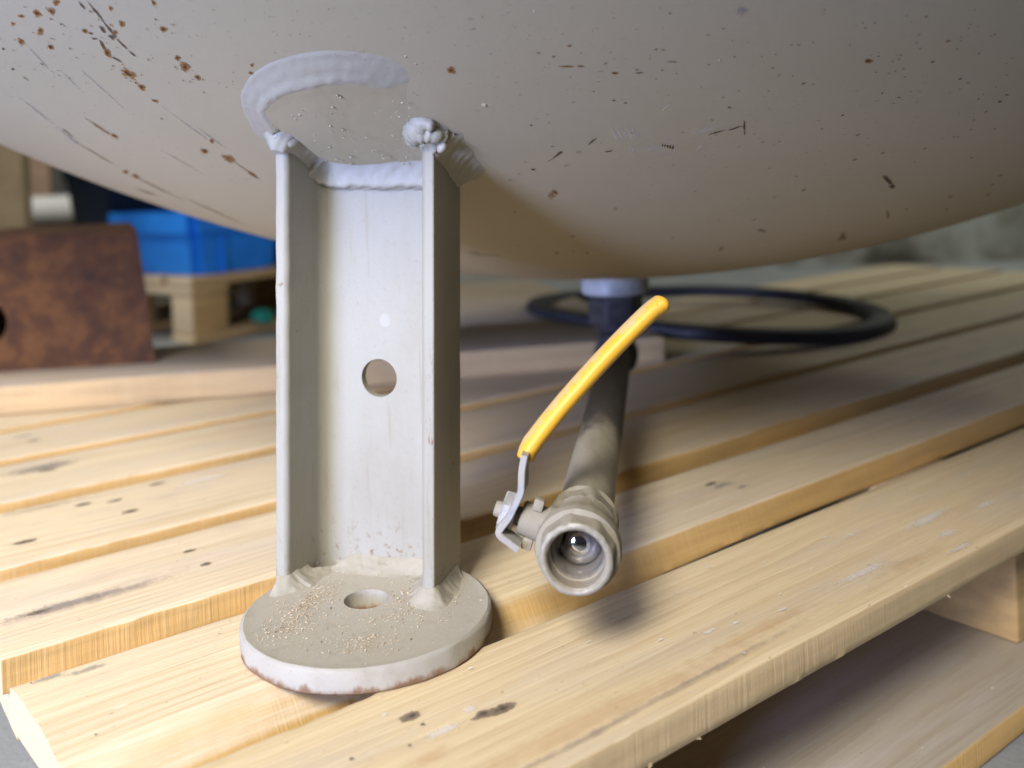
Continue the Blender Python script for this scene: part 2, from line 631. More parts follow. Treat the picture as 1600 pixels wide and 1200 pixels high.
def board(name, u0, u1, n0, n1, ztop, th, mat, parent, seed, segs=150, rag_back=None, rag_front=.0006, rough_low=0.0, nseg=14, end_skew=0, decals=None, mats=(), wane=0, wedge=0):
    """sawn board: rounded rectangular section swept along u with uneven edges. local x = along, y = across, z = 0 mid-thickness"""
    L, W = u1 - u0, n1 - n0
    e = .0016
    prof = []                                       # (y, z, tag)
    for i in range(nseg + 1):
        prof.append((-W / 2 + e + (W - 2 * e) * i / nseg, th / 2, 't'))
    prof += [(W / 2 - e * .3, th / 2 - e * .3, 'b'), (W / 2, th / 2 - e, 'b')]
    for i in range(1, 5):
        prof.append((W / 2, th / 2 - e - (th - 2 * e) * i / 4, 'b'))
    prof += [(W / 2 - e, -th / 2, 'd'), (-W / 2 + e, -th / 2, 'd'), (-W / 2, -th / 2 + e, 'f')]
    for i in range(1, 5):
        prof.append((-W / 2 - (wane * math.sin(i / 4 * math.pi) if wane else 0), -th / 2 + e + (th - 2 * e) * i / 4, 'f'))
    prof.append((-W / 2 + e * .3, th / 2 - e * .3, 'f'))
    V, Fc = [], []
    m = len(prof)
    for i in range(segs + 1):
        f = (i / segs)
        f = f ** 1.6                                # finer near the visible (near) end
        x = -L / 2 + L * f
        for (y, z, tg) in prof:
            yy, zz = y, z
            q = Vector((x * 14 + seed * 7.3, seed * 3.1, z * 90))
            if tg == 'f':
                yy += mnoise.noise(q * .4) * rag_front * 2 + mnoise.noise(q * 5) * rag_front
                if rough_low and z < -th * .2:
                    yy += abs(mnoise.noise(q * 9)) * rough_low * .6
                    zz -= abs(mnoise.noise(q * 7 + Vector((3, 3, 3)))) * rough_low
            if tg in 'fd' and wedge and y < 0:
                yy -= wedge * (.5 - z / th) * (1 - .8 * min(1, max(0, (x + L / 2) / .55)))
            if tg == 'b':
                yy += mnoise.noise(q + Vector((9, 0, 0))) * .0006
                if rag_back:
                    yy += rag_back(x + L / 2 + u0, z)
            if tg == 't':
                zz += mnoise.noise(Vector((x * 5 + seed, y * 30, 1))) * .0005
                if rag_back and y > W / 2 - .02:
                    yy += rag_back(x + L / 2 + u0, z) * (y - (W / 2 - .02)) / .02
            xx = x + (end_skew * (y / W) if i == 0 else 0)
            if i == 0:
                xx += mnoise.noise(Vector((y * 60, z * 60, seed))) * .0012
            V.append((xx, yy, zz))
    for i in range(segs):
        for j in range(m):
            k = (j + 1) % m
            Fc.append((i * m + j, (i + 1) * m + j, (i + 1) * m + k, i * m + k))
    Fc.append(tuple(range(m)))
    Fc.append(tuple(segs * m + j for j in range(m - 1, -1, -1)))
    mi = [0] * len(Fc)
    rad = [0.0] * len(V)
    D = Decals()
    if decals:
        for (px, py, su, sn, mat_i) in decals:
            p = onz(px, py, ztop - ZC)
            cu, cn = p.dot(U), p.dot(Nn)
            lx, ly = cu - (u0 + u1) / 2, cn - (n0 + n1) / 2
            lift = .0007 + .00012 * len(D.V) / 57 * .2

            def surf(s, t, lx=lx, ly=ly, su=su, sn=sn, lift=lift):
                X, Y = lx + s * su, ly + t * sn
                Y = max(-W / 2 + .002, min(W / 2 - .002, Y))
                return (X, Y, th / 2 + lift + mnoise.noise(Vector((X * 5 + seed, Y * 30, 1))) * .0005)
            D.add(surf, su, sn, mat_i)
    if rough_low:
        for q in range(7):
            x = random.uniform(-L / 2 + .1, -L / 2 + .75)
            l, w_ = random.uniform(.0006, .0026), random.uniform(.0005, .0022)
            sk = random.uniform(-.003, .003)
            zz = -th / 2 + random.uniform(0, .0015)
            b = len(V)
            V += [(x - w_, -W / 2 + .0004, zz + .0012), (x + w_, -W / 2 + .0004, zz + .0008), (x + sk, -W / 2 - l * .5, zz - l * .6), (x, -W / 2 + .0006, zz - .0002)]
            Fc += [(b, b + 1, b + 2), (b + 1, b + 3, b + 2), (b + 3, b, b + 2)]
            mi += [0, 0, 0]
            rad += [0.0] * 4
    base = len(V)
    V += D.V
    rad += D.R
    Fc += [tuple(i + base for i in f) for f in D.F]
    mi += D.M
    c = un((u0 + u1) / 2, (n0 + n1) / 2, ztop - th / 2)
    o = link_mesh(name, V, Fc, [mat] + list(mats), parent, True, mi, rad, to_local(parent, c) if parent else c, ROTZ)
    return auto_sharp(o, 50)


DM = (NAILHEAD, PALEFLECK, GREYSTAIN, VIOLET, ORANGEST, DARKSPOT)   # decal slots 1..6


def torn(u, z):
    # the long splinter torn off the rear edge near the foot plate
    f = max(0.0, 1 - abs(u - .19) / .10)
    return -f ** .7 * .010 * (1 - z / .022) * (.6 + .8 * abs(mnoise.noise(Vector((u * 60, z * 50, 2)))))


W_A = mat_wood('pine_front', 1.0, y0=-.03, z0=-.05, ring=.0075, light=(.72, .585, .365), side=(.68, .51, .28), sawk=.28)
W_B = mat_wood('pine_second', 2.3, y0=.05, z0=-.09, ring=.006)
W_C = mat_wood('pine_third', 3.9, y0=.02, z0=-.04, ring=.006, light=(.75, .64, .46))
W_D = mat_wood('pine_fourth', 5.1, y0=-.06, z0=-.05, ring=.006)
W_E = mat_wood('pine_fifth', 6.4, y0=.03, z0=-.07, ring=.007)
W_F = mat_wood('pine_sixth', 7.7, y0=-.01, z0=-.05, ring=.006)
W_G = mat_wood('pine_seventh', 8.2, y0=.03, z0=-.06, ring=.007)
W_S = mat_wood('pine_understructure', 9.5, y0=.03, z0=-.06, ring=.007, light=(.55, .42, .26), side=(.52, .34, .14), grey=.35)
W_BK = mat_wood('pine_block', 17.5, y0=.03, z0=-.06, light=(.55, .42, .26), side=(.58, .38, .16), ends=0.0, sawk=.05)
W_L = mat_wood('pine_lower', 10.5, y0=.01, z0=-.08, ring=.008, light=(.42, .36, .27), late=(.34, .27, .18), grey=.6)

decA = [(642, 1121, .0075, .0035, 1), (757, 1116, .009, .0032, 1), (784, 1110, .010, .004, 1)]
for (px, py, su, sn, mi) in [(735, 1110, .006, .006, 2), (602, 1118, .004, .003, 2), (690, 1145, .02, .006, 2), (1450, 812, .05, .009, 2), (1480, 835, .02, .006, 2), (1540, 790, .03, .005, 2), (1350, 895, .05, .006, 2),
                             (1330, 838, .012, .004, 2), (1290, 842, .008, .003, 2), (1110, 988, .012, .003, 2), (1150, 975, .006, .003, 2), (1500, 858, .03, .004, 2),
                             (1020, 1100, .12, .003, 4), (1130, 1040, .10, .003, 4), (900, 1165, .06, .003, 4), (660, 1190, .02, .010, 5), (960, 1110, .16, .012, 5), (1190, 985, .1, .008, 5), (1420, 880, .06, .01, 5),
                             (1420, 915, .006, .002, 6), (640, 1168, .0015, .001, 6), (660, 1135, .0015, .001, 6), (549, 1189, .0015, .001, 6)]:
    decA.append((px, py, su, sn, mi))
for i in range(45):
    px, py = random.uniform(700, 1600), random.uniform(760, 1190)
    p = onz(px, py, DECK)
    if .345 < p.dot(Nn) < .455:
        s = random.uniform(.0008, .003)
        decA.append((px, py, s * random.uniform(1, 2.5), s * .6, 2))
decB = [(28 + 20, 1068, .001, .001, 6), (75, 1060, .014, .004, 3), (136, 1047, .016, .004, 3), (180, 1020, .012, .004, 3), (150, 1150, .001, .001, 6), (1130, 759, .022, .005, 3), (1160, 762, .012, .004, 3), (1110, 757, .007, .003, 1)]
decC = [(322, 882, .0055, .0025, 1), (295, 862, .006, .0022, 1), (130, 940, .085, .012, 4), (100, 945, .05, .008, 3), (62, 957, .008, .003, 1), (180, 925, .07, .008, 4), (1380, 675, .006, .005, 2), (1366, 672, .007, .003, 1), (1500, 600, .01, .004, 2)]
decD = [(130, 789, .008, .0035, 1), (180, 783, .007, .0025, 1), (203, 800, .008, .003, 1), (245, 757, .008, .003, 1), (38, 848, .012, .003, 1), (60, 795, .05, .01, 4), (320, 750, .05, .01, 2)]
decE = [(60, 733, .05, .018, 3), (75, 728, .03, .009, 1 + 2), (75, 735, .01, .004, 1), (1240, 600, .012, .005, 2), (1150, 618, .008, .004, 1), (1205, 630, .01, .004, 1)]
decF = [(35, 682, .02, .005, 3), (52, 689, .008, .003, 1)]

boards = [
    ('deck_board', .085, 2.3, .341, .459, W_A, 1, dict(rag_back=torn, rag_front=.00018, rough_low=.0010, decals=decA, segs=420)),
    ('deck_board', .097, 2.3, .503, .598, W_B, 2, dict(decals=decB, end_skew=-.009, wedge=.024, segs=260)),
    ('deck_board', .095, 2.3, .637, .765, W_C, 3, dict(decals=decC, rag_front=.0010, segs=260)),
    ('deck_board', .090, 2.3, .789, .929, W_D, 4, dict(decals=decD)),
    ('deck_board', .093, 2.3, .955, 1.090, W_E, 5, dict(decals=decE)),
    ('deck_board', .095, 2.3, 1.112, 1.240, W_F, 6, dict(decals=decF)),
    ('deck_board', .095, 2.3, 1.262, 1.395, W_G, 7, {}),
]
for nm, u0, u1, n0, n1, m, sd, kw in boards:
    board(nm, u0, u1, n0, n1, Z_DECK, TH, m, pallet, sd, mats=DM, **kw)


def ubox(name, u0, u1, n0, n1, z0, z1, mat, parent, bev=.002):
    c = un((u0 + u1) / 2, (n0 + n1) / 2, (z0 + z1) / 2)
    return auto_sharp(box(name, to_local(parent, c), (u1 - u0, n1 - n0, z1 - z0), mat, parent, ROTZ, bev), 50)


for (u0, u1, n0, n1) in ((.098, .198, .622, 1.39), (.230, .330, .372, 1.39), (.778, .90, .372, 1.39), (1.45, 1.59, .372, 1.39), (2.15, 2.29, .372, 1.39)):
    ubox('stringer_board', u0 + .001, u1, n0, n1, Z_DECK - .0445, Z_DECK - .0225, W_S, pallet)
    for (n0, n1) in (((.374, .474), (.80, .90), (1.28, 1.38)) if n0 < .4 else ()):
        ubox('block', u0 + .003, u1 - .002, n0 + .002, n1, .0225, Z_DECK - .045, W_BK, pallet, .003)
for (n0, n1) in ((.335, .478), (.79, .91), (1.27, 1.39)):
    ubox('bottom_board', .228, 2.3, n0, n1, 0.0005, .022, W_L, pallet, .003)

# ------------------------------------------------------------------ storage tank
AX = Vector((.117, 1.132, ZC - .1218))              # lowest point of the dished head
PAR = 2.4
QX, QY, KX, KY = .3941, .4402, -.0144, -.0164        # head: z = QX dx^2 + QY dy^2 + KX dx + KY dy (slightly out of true)
tank = empty('storage_tank', (AX.x, AX.y, Z_DECK))
tag(tank, 'large pale grey steel tank with rust specks standing on its welded channel leg', 'tank')


def head_rel(dx, dy):
    return QX * dx * dx + QY * dy * dy + KX * dx + KY * dy


def head_z(x, y):
    return AX.z + head_rel(x - AX.x, y - AX.y)


def head_n(x, y):
    return Vector((2 * QX * (x - AX.x) + KX, 2 * QY * (y - AX.y) + KY, -1)).normalized()


def hit(px, py, lift=0.0):
    r = ray(px, py)
    a = QX * r[0] ** 2 + QY * r[1] ** 2
    b = -2 * QX * r[0] * AX.x - 2 * QY * r[1] * AX.y + KX * r[0] + KY * r[1] - r[2]
    c = head_rel(-AX.x, -AX.y) + AX.z - ZC
    disc = max(0.0, b * b - 4 * a * c)
    t = (-b - math.sqrt(disc)) / (2 * a)
    p = Vector((r[0] * t, r[1] * t, r[2] * t + ZC))
    return p + head_n(p.x, p.y) * lift


def build_head():
    prof = [(0.8 * (i / 90) ** .8, None) for i in range(1, 91)]
    prof = [(r, r * r / PAR) for r, _ in prof]
    p0 = math.atan(2 * .8 / PAR)
    z8 = .64 / PAR
    for i in range(1, 13):
        p = p0 + (math.pi / 2 - p0) * i / 12
        prof.append((.8 + .1 * (math.sin(p) - math.sin(p0)), z8 + .1 * (math.cos(p0) - math.cos(p))))
    rr, zz = prof[-1]
    prof += [(rr, zz + .02), (rr, zz + .4), (rr, zz + 1.3)]
    for i in range(1, 7):
        a = math.pi / 2 * i / 6
        prof.append((max(.002, rr * math.cos(a)), zz + 1.3 + .25 * math.sin(a)))
    V, Fc = [(0, 0, 0)], []
    seg = 240
    for (r, z) in prof:
        for j in range(seg):
            a = 2 * math.pi * j / seg
            r0 = min(r, .8) if z < .29 else .8
            base_z = head_rel(math.cos(a) * r0, math.sin(a) * r0)
            V.append((math.cos(a) * r, math.sin(a) * r, base_z + max(0.0, z - z8)))
    for j in range(seg):
        Fc.append((0, 1 + (j + 1) % seg, 1 + j))
    for i in range(len(prof) - 1):
        for j in range(seg):
            k = (j + 1) % seg
            Fc.append((1 + i * seg + j, 1 + i * seg + k, 1 + (i + 1) * seg + k, 1 + (i + 1) * seg + j))
    mi = [0] * len(Fc)
    D = Decals()
    nd = [0]

    def spot(px, py, a, b, ang, m, jag=.5, seg=14):
        """ellipse of a x b photo pixels turned by ang degrees"""
        ca, sa = math.cos(math.radians(ang)), math.sin(math.radians(ang))
        nd[0] += 1
        lift = .00025 + .0000012 * nd[0]

        def surf(s, t):
            p = hit(px + ca * s * a - sa * t * b, py + sa * s * a + ca * t * b, lift)
            return p - AX
        D.add(surf, a, b, m, seg, jag)

    RS, RL, DK, GS, SCR, OC = 1, 2, 3, 4, 5, 6
    # named rust marks, upper left
    for (px, py, a, b, ang, m) in [
        (58, 21, 9, 6, 40, RS), (80, 17, 9, 6, 35, RS), (88, 3, 7, 6, 40, RS), (63, 49, 7, 7, 50, RS), (79, 73, 6, 5, 40, RS), (20, 37, 5, 3, 50, RS), (33, 25, 6, 3, 10, RS),
        (33, 65, 8, 4, 55, RS), (190, 36, 7, 4, 55, RS), (173, 12, 5, 3, 60, RS), (256, 45, 8, 5, 35, RS), (240, 4, 9, 3, 60, RS), (277, 90, 6, 5, 40, RS), (290, 104, 12, 7, 40, RS), (309, 121, 8, 4, 30, RS),
        (200, 115, 17, 7, 28, RS), (222, 136, 9, 4, 30, RS), (242, 157, 8, 3, 30, RS), (168, 82, 11, 5, 55, RS), (320, 236, 9, 4, 25, RS), (357, 247, 12, 5, 28, RS), (331, 220, 4, 4, 0, RS), (395, 273, 11, 3, 32, RS),
        (133, 48, 6, 4, 30, RS), (180, 50, 5, 3, 0, RS), (705, 110, 9, 7, 30, RS), (394, 101, 4, 3, 0, RS), (392, 114, 5, 3, 10, RS), (196, 268, 5, 3, 10, RS), (212, 275, 8, 3, 25, RS),
        (5, 76, 3, 3, 0, DK), (20, 108, 3, 3, 0, DK), (66, 100, 7, 2, 30, RL), (40, 122, 8, 2, 35, RL),
        # long line of black specks
        (150, 18, 24, 2.2, 52, DK), (172, 46, 26, 2.4, 50, DK), (190, 68, 20, 2, 45, DK), (207, 84, 14, 1.8, 42, DK), (160, 45, 9, 3, 55, DK), (175, 58, 10, 4, 30, DK), (160, 70, 10, 3, 60, DK), (128, 8, 15, 2, 50, DK),
        (182, 92, 12, 2, 30, DK), (142, 52, 5, 3, 20, DK), (148, 60, 7, 2, 10, DK),
        # brown drawn-out streaks
        (160, 203, 34, 1.6, 32, RL), (155, 198, 30, 2.2, 32, RL), (180, 212, 10, 2.2, 30, RS), (110, 215, 40, 2.6, 38, GS), (60, 175, 50, 2.0, 38, GS), (150, 240, 60, 1.5, 30, RL), (105, 206, 14, 2.2, 38, RL),
        (240, 290, 60, 1.8, 26, RL), (330, 327, 60, 1.7, 24, RL), (300, 200, 70, 1.2, 36, GS), (330, 215, 40, 1.2, 36, GS), (150, 130, 90, 1.3, 42, GS), (110, 125, 40, 1.2, 45, GS), (60, 90, 50, 1.6, 48, GS), (380, 262, 50, 1.2, 34, RL),
        (230, 300, 25, 2, 18, RL), (280, 250, 60, 1.0, 30, GS),
        # right-hand side
        (1160, 17, 12, 9, 0, GS), (1387, 281, 15, 5, 45, DK), (1394, 291, 6, 4, 0, DK), (1387, 335, 11, 3, 82, RL), (1316, 370, 10, 6, -30, RL), (1190, 360, 10, 3, 10, RL), (1127, 388, 8, 3, -30, RL), (755, 398, 42, 1.6, 2, GS), (740, 394, 20, 1.3, 4, RL),
        (885, 103, 14, 1.6, 2, RS), (908, 103, 7, 2, 2, RS), (960, 114, 7, 2, 0, RS), (1000, 113, 9, 1.3, 0, RS), (865, 88, 4, 2, 0, RS), (890, 71, 4, 2, 0, RS), (1356, 95, 9, 3, -5, RS), (1050, 96, 14, 1.4, 2, RL),
        # the scratched patch with its dark hook
        (1163, 197, 2.2, 15, 0, DK), (1150, 199, 16, 1.6, -18, DK), (1120, 206, 16, 1.5, -18, DK), (870, 242, 18, 1.8, -35, DK), (925, 220, 9, 1.8, -40, DK), (950, 236, 10, 1.5, -10, DK),
        (862, 305, 9, 7, 0, RL), (867, 300, 6, 3, 30, RS), (833, 264, 4, 2, 0, DK), (830, 195, 3, 2, 0, DK),
    ]:
        spot(px, py, a, b, ang, m)
    for i in range(16):
        spot(958 + i * 2.6, 207 + (i % 3) * 2, 12, .8, 78, SCR, .2, 10)
    for i in range(22):
        spot(985 + i * 3.4, 232 + 3 * math.sin(i), 10 + 5 * (i > 12), .8, 100, SCR, .2, 10)
    for i in range(12):
        spot(1085 + i * 3, 206 - i * .6, 10, .8, 112, SCR, .2, 10)
    for i in range(5):
        spot(1035 + i * 4, 226 + i, 2, 4, 10, DK)
    spot(1041, 166, 12, 1.6, -42, SCR, .2)
    spot(1092, 230, 12, 1.4, -42, SCR, .2)
    for i in range(150):                            # field of short brown ticks, lying along the turning marks
        px = random.choice([random.gauss(1330, 150), random.gauss(950, 120), random.gauss(1500, 80)])
        py = random.choice([random.gauss(90, 45), random.gauss(150, 40), random.gauss(60, 30)])
        if 760 < px < 1598 and 2 < py < 300:
            a = random.uniform(1.2, 4.5)
            spot(px, py, a, max(.8, a * .38), random.uniform(-16, 8) - (px - 900) * .015, random.choice([RL, RL, RL, DK, RS]), .4, 8)
    for i in range(90):
        px, py = random.gauss(170, 90), random.gauss(70, 50)
        if 0 < px < 420 and 0 < py < 300 and not (380 < px and py > 80):
            a = random.uniform(1.0, 3.2)
            spot(px, py, a, max(.8, a * .5), random.uniform(25, 60), random.choice([DK, DK, RS, RL]), .3, 8)
    for i in range(120):
        px, py = random.uniform(250, 900), random.uniform(5, 150)
        a = random.uniform(.8, 1.8)
        spot(px, py, a, a * .6, random.uniform(-10, 40), random.choice([DK, RL, GS]), .3, 8)
    for i in range(45):
        px, py = random.uniform(770, 1590), random.uniform(200, 410)
        a = random.uniform(1.5, 7)
        spot(px, py, a, max(.8, a * .3), -8 - (px - 900) * .02, RL, .3, 8)
    base = len(V)
    rad = [0.0] * base + D.R
    V += [tuple(v) for v in D.V]
    Fc += [tuple(i + base for i in f) for f in D.F]
    mi += D.M
    # weld spatter: little painted beads on the head
    def bead_at(px, py, rpx):
        p = hit(px, py, .0036 if 445 < px < 655 and 140 < py < 252 else 0)
        r = rpx * (p.y) / F
        n = head_n(p.x, p.y)
        s = n.cross(Vector((0, 1, 0))).normalized()
        w = n.cross(s)
        b = len(V)
        V.append(tuple(p - AX + n * r * .8))
        for q, (h, k) in enumerate(((.6, .6), (.25, .95), (-.1, 1.2))):
            for j in range(8):
                an = j * math.pi / 4
                V.append(tuple(p - AX + n * r * h + (s * math.cos(an) + w * math.sin(an)) * r * k))
        for j in range(8):
            k = (j + 1) % 8
            Fc.append((b, b + 1 + j, b + 1 + k))
            mi.append(7)
            for q in range(2):
                Fc.append((b + 1 + q * 8 + j, b + 9 + q * 8 + j, b + 9 + q * 8 + k, b + 1 + q * 8 + k))
                mi.append(7)
        rad.extend([0.0] * 25)
    for (px, py, r) in [(459, 172, 2.6), (471, 171, 3), (464, 178, 2.4), (475, 164, 2.2), (529, 141, 2.2), (534, 144, 2.4), (522, 160, 2.2), (518, 189, 2.2), (537, 195, 2.4), (517, 222, 2.4), (494, 204, 2), (587, 138, 2.2), (600, 133, 2),
                        (630, 153, 2.6), (626, 175, 2.2), (641, 174, 2), (584, 229, 2.2), (599, 235, 2.4), (601, 240, 2.4), (550, 238, 2.6), (550, 248, 2.2), (511, 243, 2), (527, 241, 2), (575, 207, 2), (757, 164, 4), (634, 88, 2), (650, 100, 2.2), (637, 238, 2.2), (632, 248, 2.4), (615, 205, 1.8), (1125, 94, 2), (835, 18, 2)]:
        bead_at(px, py, r)
    for i in range(40):
        bead_at(random.uniform(480, 650), random.uniform(150, 246), random.uniform(.7, 1.5))
    o = link_mesh('tank_body', V, Fc, [TANK, RUSTSPOT, RUSTLINE, DARKSPOT, GREYSTAIN, SCRATCH, OCHREFILM, TANK], tank, True, mi, rad, to_local(tank, AX))
    return o


build_head()

# ---- leg: rolled channel, slightly out of plumb
LA = math.radians(16.5)
EX = Vector((math.cos(LA), -math.sin(LA), 0))
EY = Vector((math.sin(LA), math.cos(LA), 0))
Z_PL = Z_DECK + .013                                # top of the base plate
LO = Vector((-.1055, .6035, Z_PL))                  # foot of the channel, middle of the open side
LEAN = math.tan(math.radians(2.35))


def legp(x, y, z):
    """leg coordinates -> world"""
    p = LO + EX * x + EY * y + Vector((LEAN * z, 0, z))
    return p


HW, FD = .0545, .0505                               # half width, flange length


def channel_profile():
    P = []

    def arc(cx, cy, r, a0, a1, n=6):
        for i in range(n + 1):
            a = math.radians(a0 + (a1 - a0) * i / n)
            P.append((cx + r * math.cos(a), cy + r * math.sin(a)))
    tf, tw = .0088, .0065
    # outer right flank front edge, round outer arris .0012, toe radius .0035 inside
    arc(HW - .0012, .0012, .0012, 0, -90, 4)        # front outer arris
    arc(HW - tf + .004, .004, .004, -90, -180, 6)   # toe, inner
    rf = .0105
    arc(HW - tf - .0028 - rf, FD - tw - rf, rf, 0, 90, 8)
    arc(-(HW - tf - .0028 - rf), FD - tw - rf, rf, 90, 180, 8)
    arc(-(HW - tf + .004), .004, .004, 0, -90, 6)
    arc(-(HW - .0012), .0012, .0012, -90, -180, 4)
    arc(-(HW - .0015), FD - .0015, .0015, 180, 90, 4)
    arc(HW - .0015, FD - .0015, .0015, 90, 0, 4)
    return P


def build_leg():
    prof = channel_profile()
    m = len(prof)
    zs = [-.004 + i * .006 for i in range(64)]      # reaches into the head
    V, Fc = [], []
    for z in zs:
        for (x, y) in prof:
            dx = 0
            dy = mnoise.noise(Vector((x * 40, z * 25, 3))) * .00035
            if x < -.03 and y < .01:
                dx = mnoise.noise(Vector((z * 70, y * 9, 8))) * .0005 - (.0012 * math.exp(-((z - .30) / .012) ** 2) if x < -.05 else 0)
            # true, upright section: the web hole is cut afterwards
            V.append(EX * (x + dx) + EY * (y + dy) + Vector((LEAN * z, 0, z)))
    for i in range(len(zs) - 1):
        for j in range(m):
            k = (j + 1) % m
            Fc.append((i * m + j, i * m + k, (i + 1) * m + k, (i + 1) * m + j))
    Fc.append(tuple(range(m)))
    Fc.append(tuple((len(zs) - 1) * m + j for j in range(m)))
    o = link_mesh('leg', V, Fc, [LEG], tank, True, None, None, to_local(tank, LO))
    fix_normals(o)
    return o


def cut(o, V, Fc):
    """drill a hole: boolean with a temporary cutter, applied at once"""
    me = bpy.data.meshes.new('cutter')
    me.from_pydata([tuple(v) for v in V], [], Fc)
    c = bpy.data.objects.new('cutter', me)
    C.objects.link(c)
    fix_normals(c)
    md = o.modifiers.new('hole', 'BOOLEAN')
    md.object = c
    md.operation = 'DIFFERENCE'
    md.solver = 'EXACT'
    dg = bpy.context.evaluated_depsgraph_get()
    dg.update()
    new = bpy.data.meshes.new_from_object(o.evaluated_get(dg))
    o.modifiers.clear()
    o.data = new
    bpy.data.objects.remove(c)


leg = build_leg()
bpy.context.view_layer.update()
hp = at(601, 586, .655)                             # the hole through the web
hv, hf = lathe([(-.03, .0128), (.03, .0128)], hp, EY, 48)
cut(leg, hv, hf)
auto_sharp(leg, 35)

# coordinates of leg material want leg axes: rotate the mesh data into an object turned by -LA
def turn(o, ang):
    o.data.transform(Matrix.Rotation(-ang, 4, 'Z'))
    o.rotation_euler.z = ang


turn(leg, -LA)

# base plate
PC = Vector((-.0935, .584, Z_DECK))
R = .0755
prof = [(0, .001), (0, R - .0012), (.0012, R), (.0115, R), (.0128, R - .0006), (.0138, R - .0022), (.0134, R - .005), (.013, R - .008), (.013, .001)]
V, Fc = lathe([(t, r) for t, r in prof], PC, (0, 0, 1), 160)
for i, v in enumerate(V):
    j = i // 160
    if 1 <= j <= 5:
        a = math.atan2(v.y - PC.y, v.x - PC.x)
        q = mnoise.noise(Vector((math.cos(a) * 9, math.sin(a) * 9, v.z * 300))) * .0006
        v.x += math.cos(a) * q
        v.y += math.sin(a) * q
V = [v - PC for v in V]
plate = link_mesh('base_plate', V, Fc, [PLATE], None, True)
fix_normals(plate)
bpy.context.view_layer.update()
hc = onz(572, 936, -.259)
hv, hf = lathe([(-.03, .0138), (.03, .0138)], hc - PC, (0, 0, 1), 48)
cut(plate, hv, hf)
auto_sharp(plate, 35)


def under_leg(o, world_origin=None):
    """parent o (built in world axes about world_origin) to the leg"""
    o.parent = leg
    w = Matrix.Translation(world_origin)
    lw = Matrix.Translation(LO) @ Matrix.Rotation(-LA, 4, 'Z')
    o.matrix_basis = lw.inverted() @ w
    return o


under_leg(plate, PC)


def weld_bead(path, rfun, mat, name='weld_bead', seg=16, lump=.25, freq=120, sq=(1, 1)):
    c = sum(path, Vector()) / len(path)
    loc = [p - c for p in path]

    def rad(i, n, a):
        p = path[i]
        e = min(1, i / 4, (n - 1 - i) / 4) ** .5 if i not in (0, n - 1) else .1
        return rfun(i / (n - 1)) * max(e, .1) * (1 + lump * mnoise.noise(Vector(p) * freq + Vector((math.cos(a), math.sin(a), 0)) * .9) + lump * .5 * mnoise.noise(Vector(p) * freq * 2.7))
    Vv, Ff = sweep(loc, rad, seg, squash=sq)
    o = link_mesh(name, Vv, Ff, [mat], None, True)
    fix_normals(o)
    return under_leg(o, c)


_prof = np.array(channel_profile())


def dist_field(X, Y):
    """distance to the channel section (0 inside) for arrays X, Y"""
    P = np.stack([X, Y], -1)
    A, B = _prof, np.roll(_prof, -1, 0)
    d = np.full(X.shape, 9.0)
    ins = np.zeros(X.shape, bool)
    for a, b in zip(A, B):
        ab = b - a
        L = ab @ ab
        if L < 1e-14:
            continue
        t = np.clip(((P - a) @ ab) / L, 0, 1)
        q = P - a - t[..., None] * ab
        d = np.minimum(d, np.sqrt((q ** 2).sum(-1)))
        cond = (a[1] > Y) != (b[1] > Y)
        with np.errstate(divide='ignore', invalid='ignore'):
            xx = (b[0] - a[0]) * (Y - a[1]) / (b[1] - a[1]) + a[0]
        ins ^= cond & (X < xx)
    d[ins] = 0
    return d


def gauss(x, y, cx, cy, s):
    return math.exp(-((x - cx) ** 2 + (y - cy) ** 2) / (s * s))


def fillet(name, place, hfun, mat, x0, x1, y0, y1, step, origin):
    """weld metal and dirt gathered round the channel: a height field over leg coordinates"""
    nx, ny = int((x1 - x0) / step) + 1, int((y1 - y0) / step) + 1
    X, Y = np.meshgrid(np.linspace(x0, x1, nx), np.linspace(y0, y1, ny), indexing='ij')
    D = dist_field(X, Y)
    V, idx, Fc, H = [], {}, [], np.zeros(X.shape)
    for a in range(nx):
        for b in range(ny):
            H[a, b] = hfun(float(X[a, b]), float(Y[a, b]), float(D[a, b]))
    for a in range(nx):
        for b in range(ny):
            if H[a, b] > -.0012:
                idx[a, b] = len(V)
                V.append(place(float(X[a, b]), float(Y[a, b]), float(H[a, b])) - origin)
    for a in range(nx - 1):
        for b in range(ny - 1):
            q = [(a, b), (a + 1, b), (a + 1, b + 1), (a, b + 1)]
            if all(k in idx for k in q) and max(H[k] for k in q) > -.0003:
                Fc.append(tuple(idx[k] for k in q))
    o = link_mesh(name, V, Fc, [mat], None, True)
    return under_leg(o, origin)


def foot_h(x, y, d):
    n = mnoise.noise(Vector((x * 75, y * 75, 1)))
    n2 = mnoise.noise(Vector((x * 230, y * 230, 5)))
    n3 = mnoise.noise(Vector((x * 600, y * 600, 8)))
    Wd = .0085 + .0035 * n
    H = .0068 + .0016 * n
    inner = 1.0 if abs(x) < HW - .009 and y > .006 else 0.0
    if inner:
        Wd += .005 + .005 * max(0, 1 - abs(y - .04) / .02)
        H += .0006
    for cx in (-HW + .002, HW - .002):
        g = gauss(x, y, cx, -.003, .012)
        Wd += .007 * g
        H += .0020 * g
    p = legp(x, y, 0)
    rim = R - .0035 - math.hypot(p.x - PC.x, p.y - PC.y)
    if rim < .004:
        Wd = max(.0005, Wd * max(.0, rim / .004 + .3)) if rim > -.0012 else .0004
        if rim < 0 and d > .0006:
            return -.0004 + rim
    t = max(0.0, 1 - d / Wd)
    h = H * t ** 1.55 + (.0007 * n2 + .00025 * n3) * min(1, t * 3)
    return h if t > 0 else -.0004 - (d - Wd) * .3


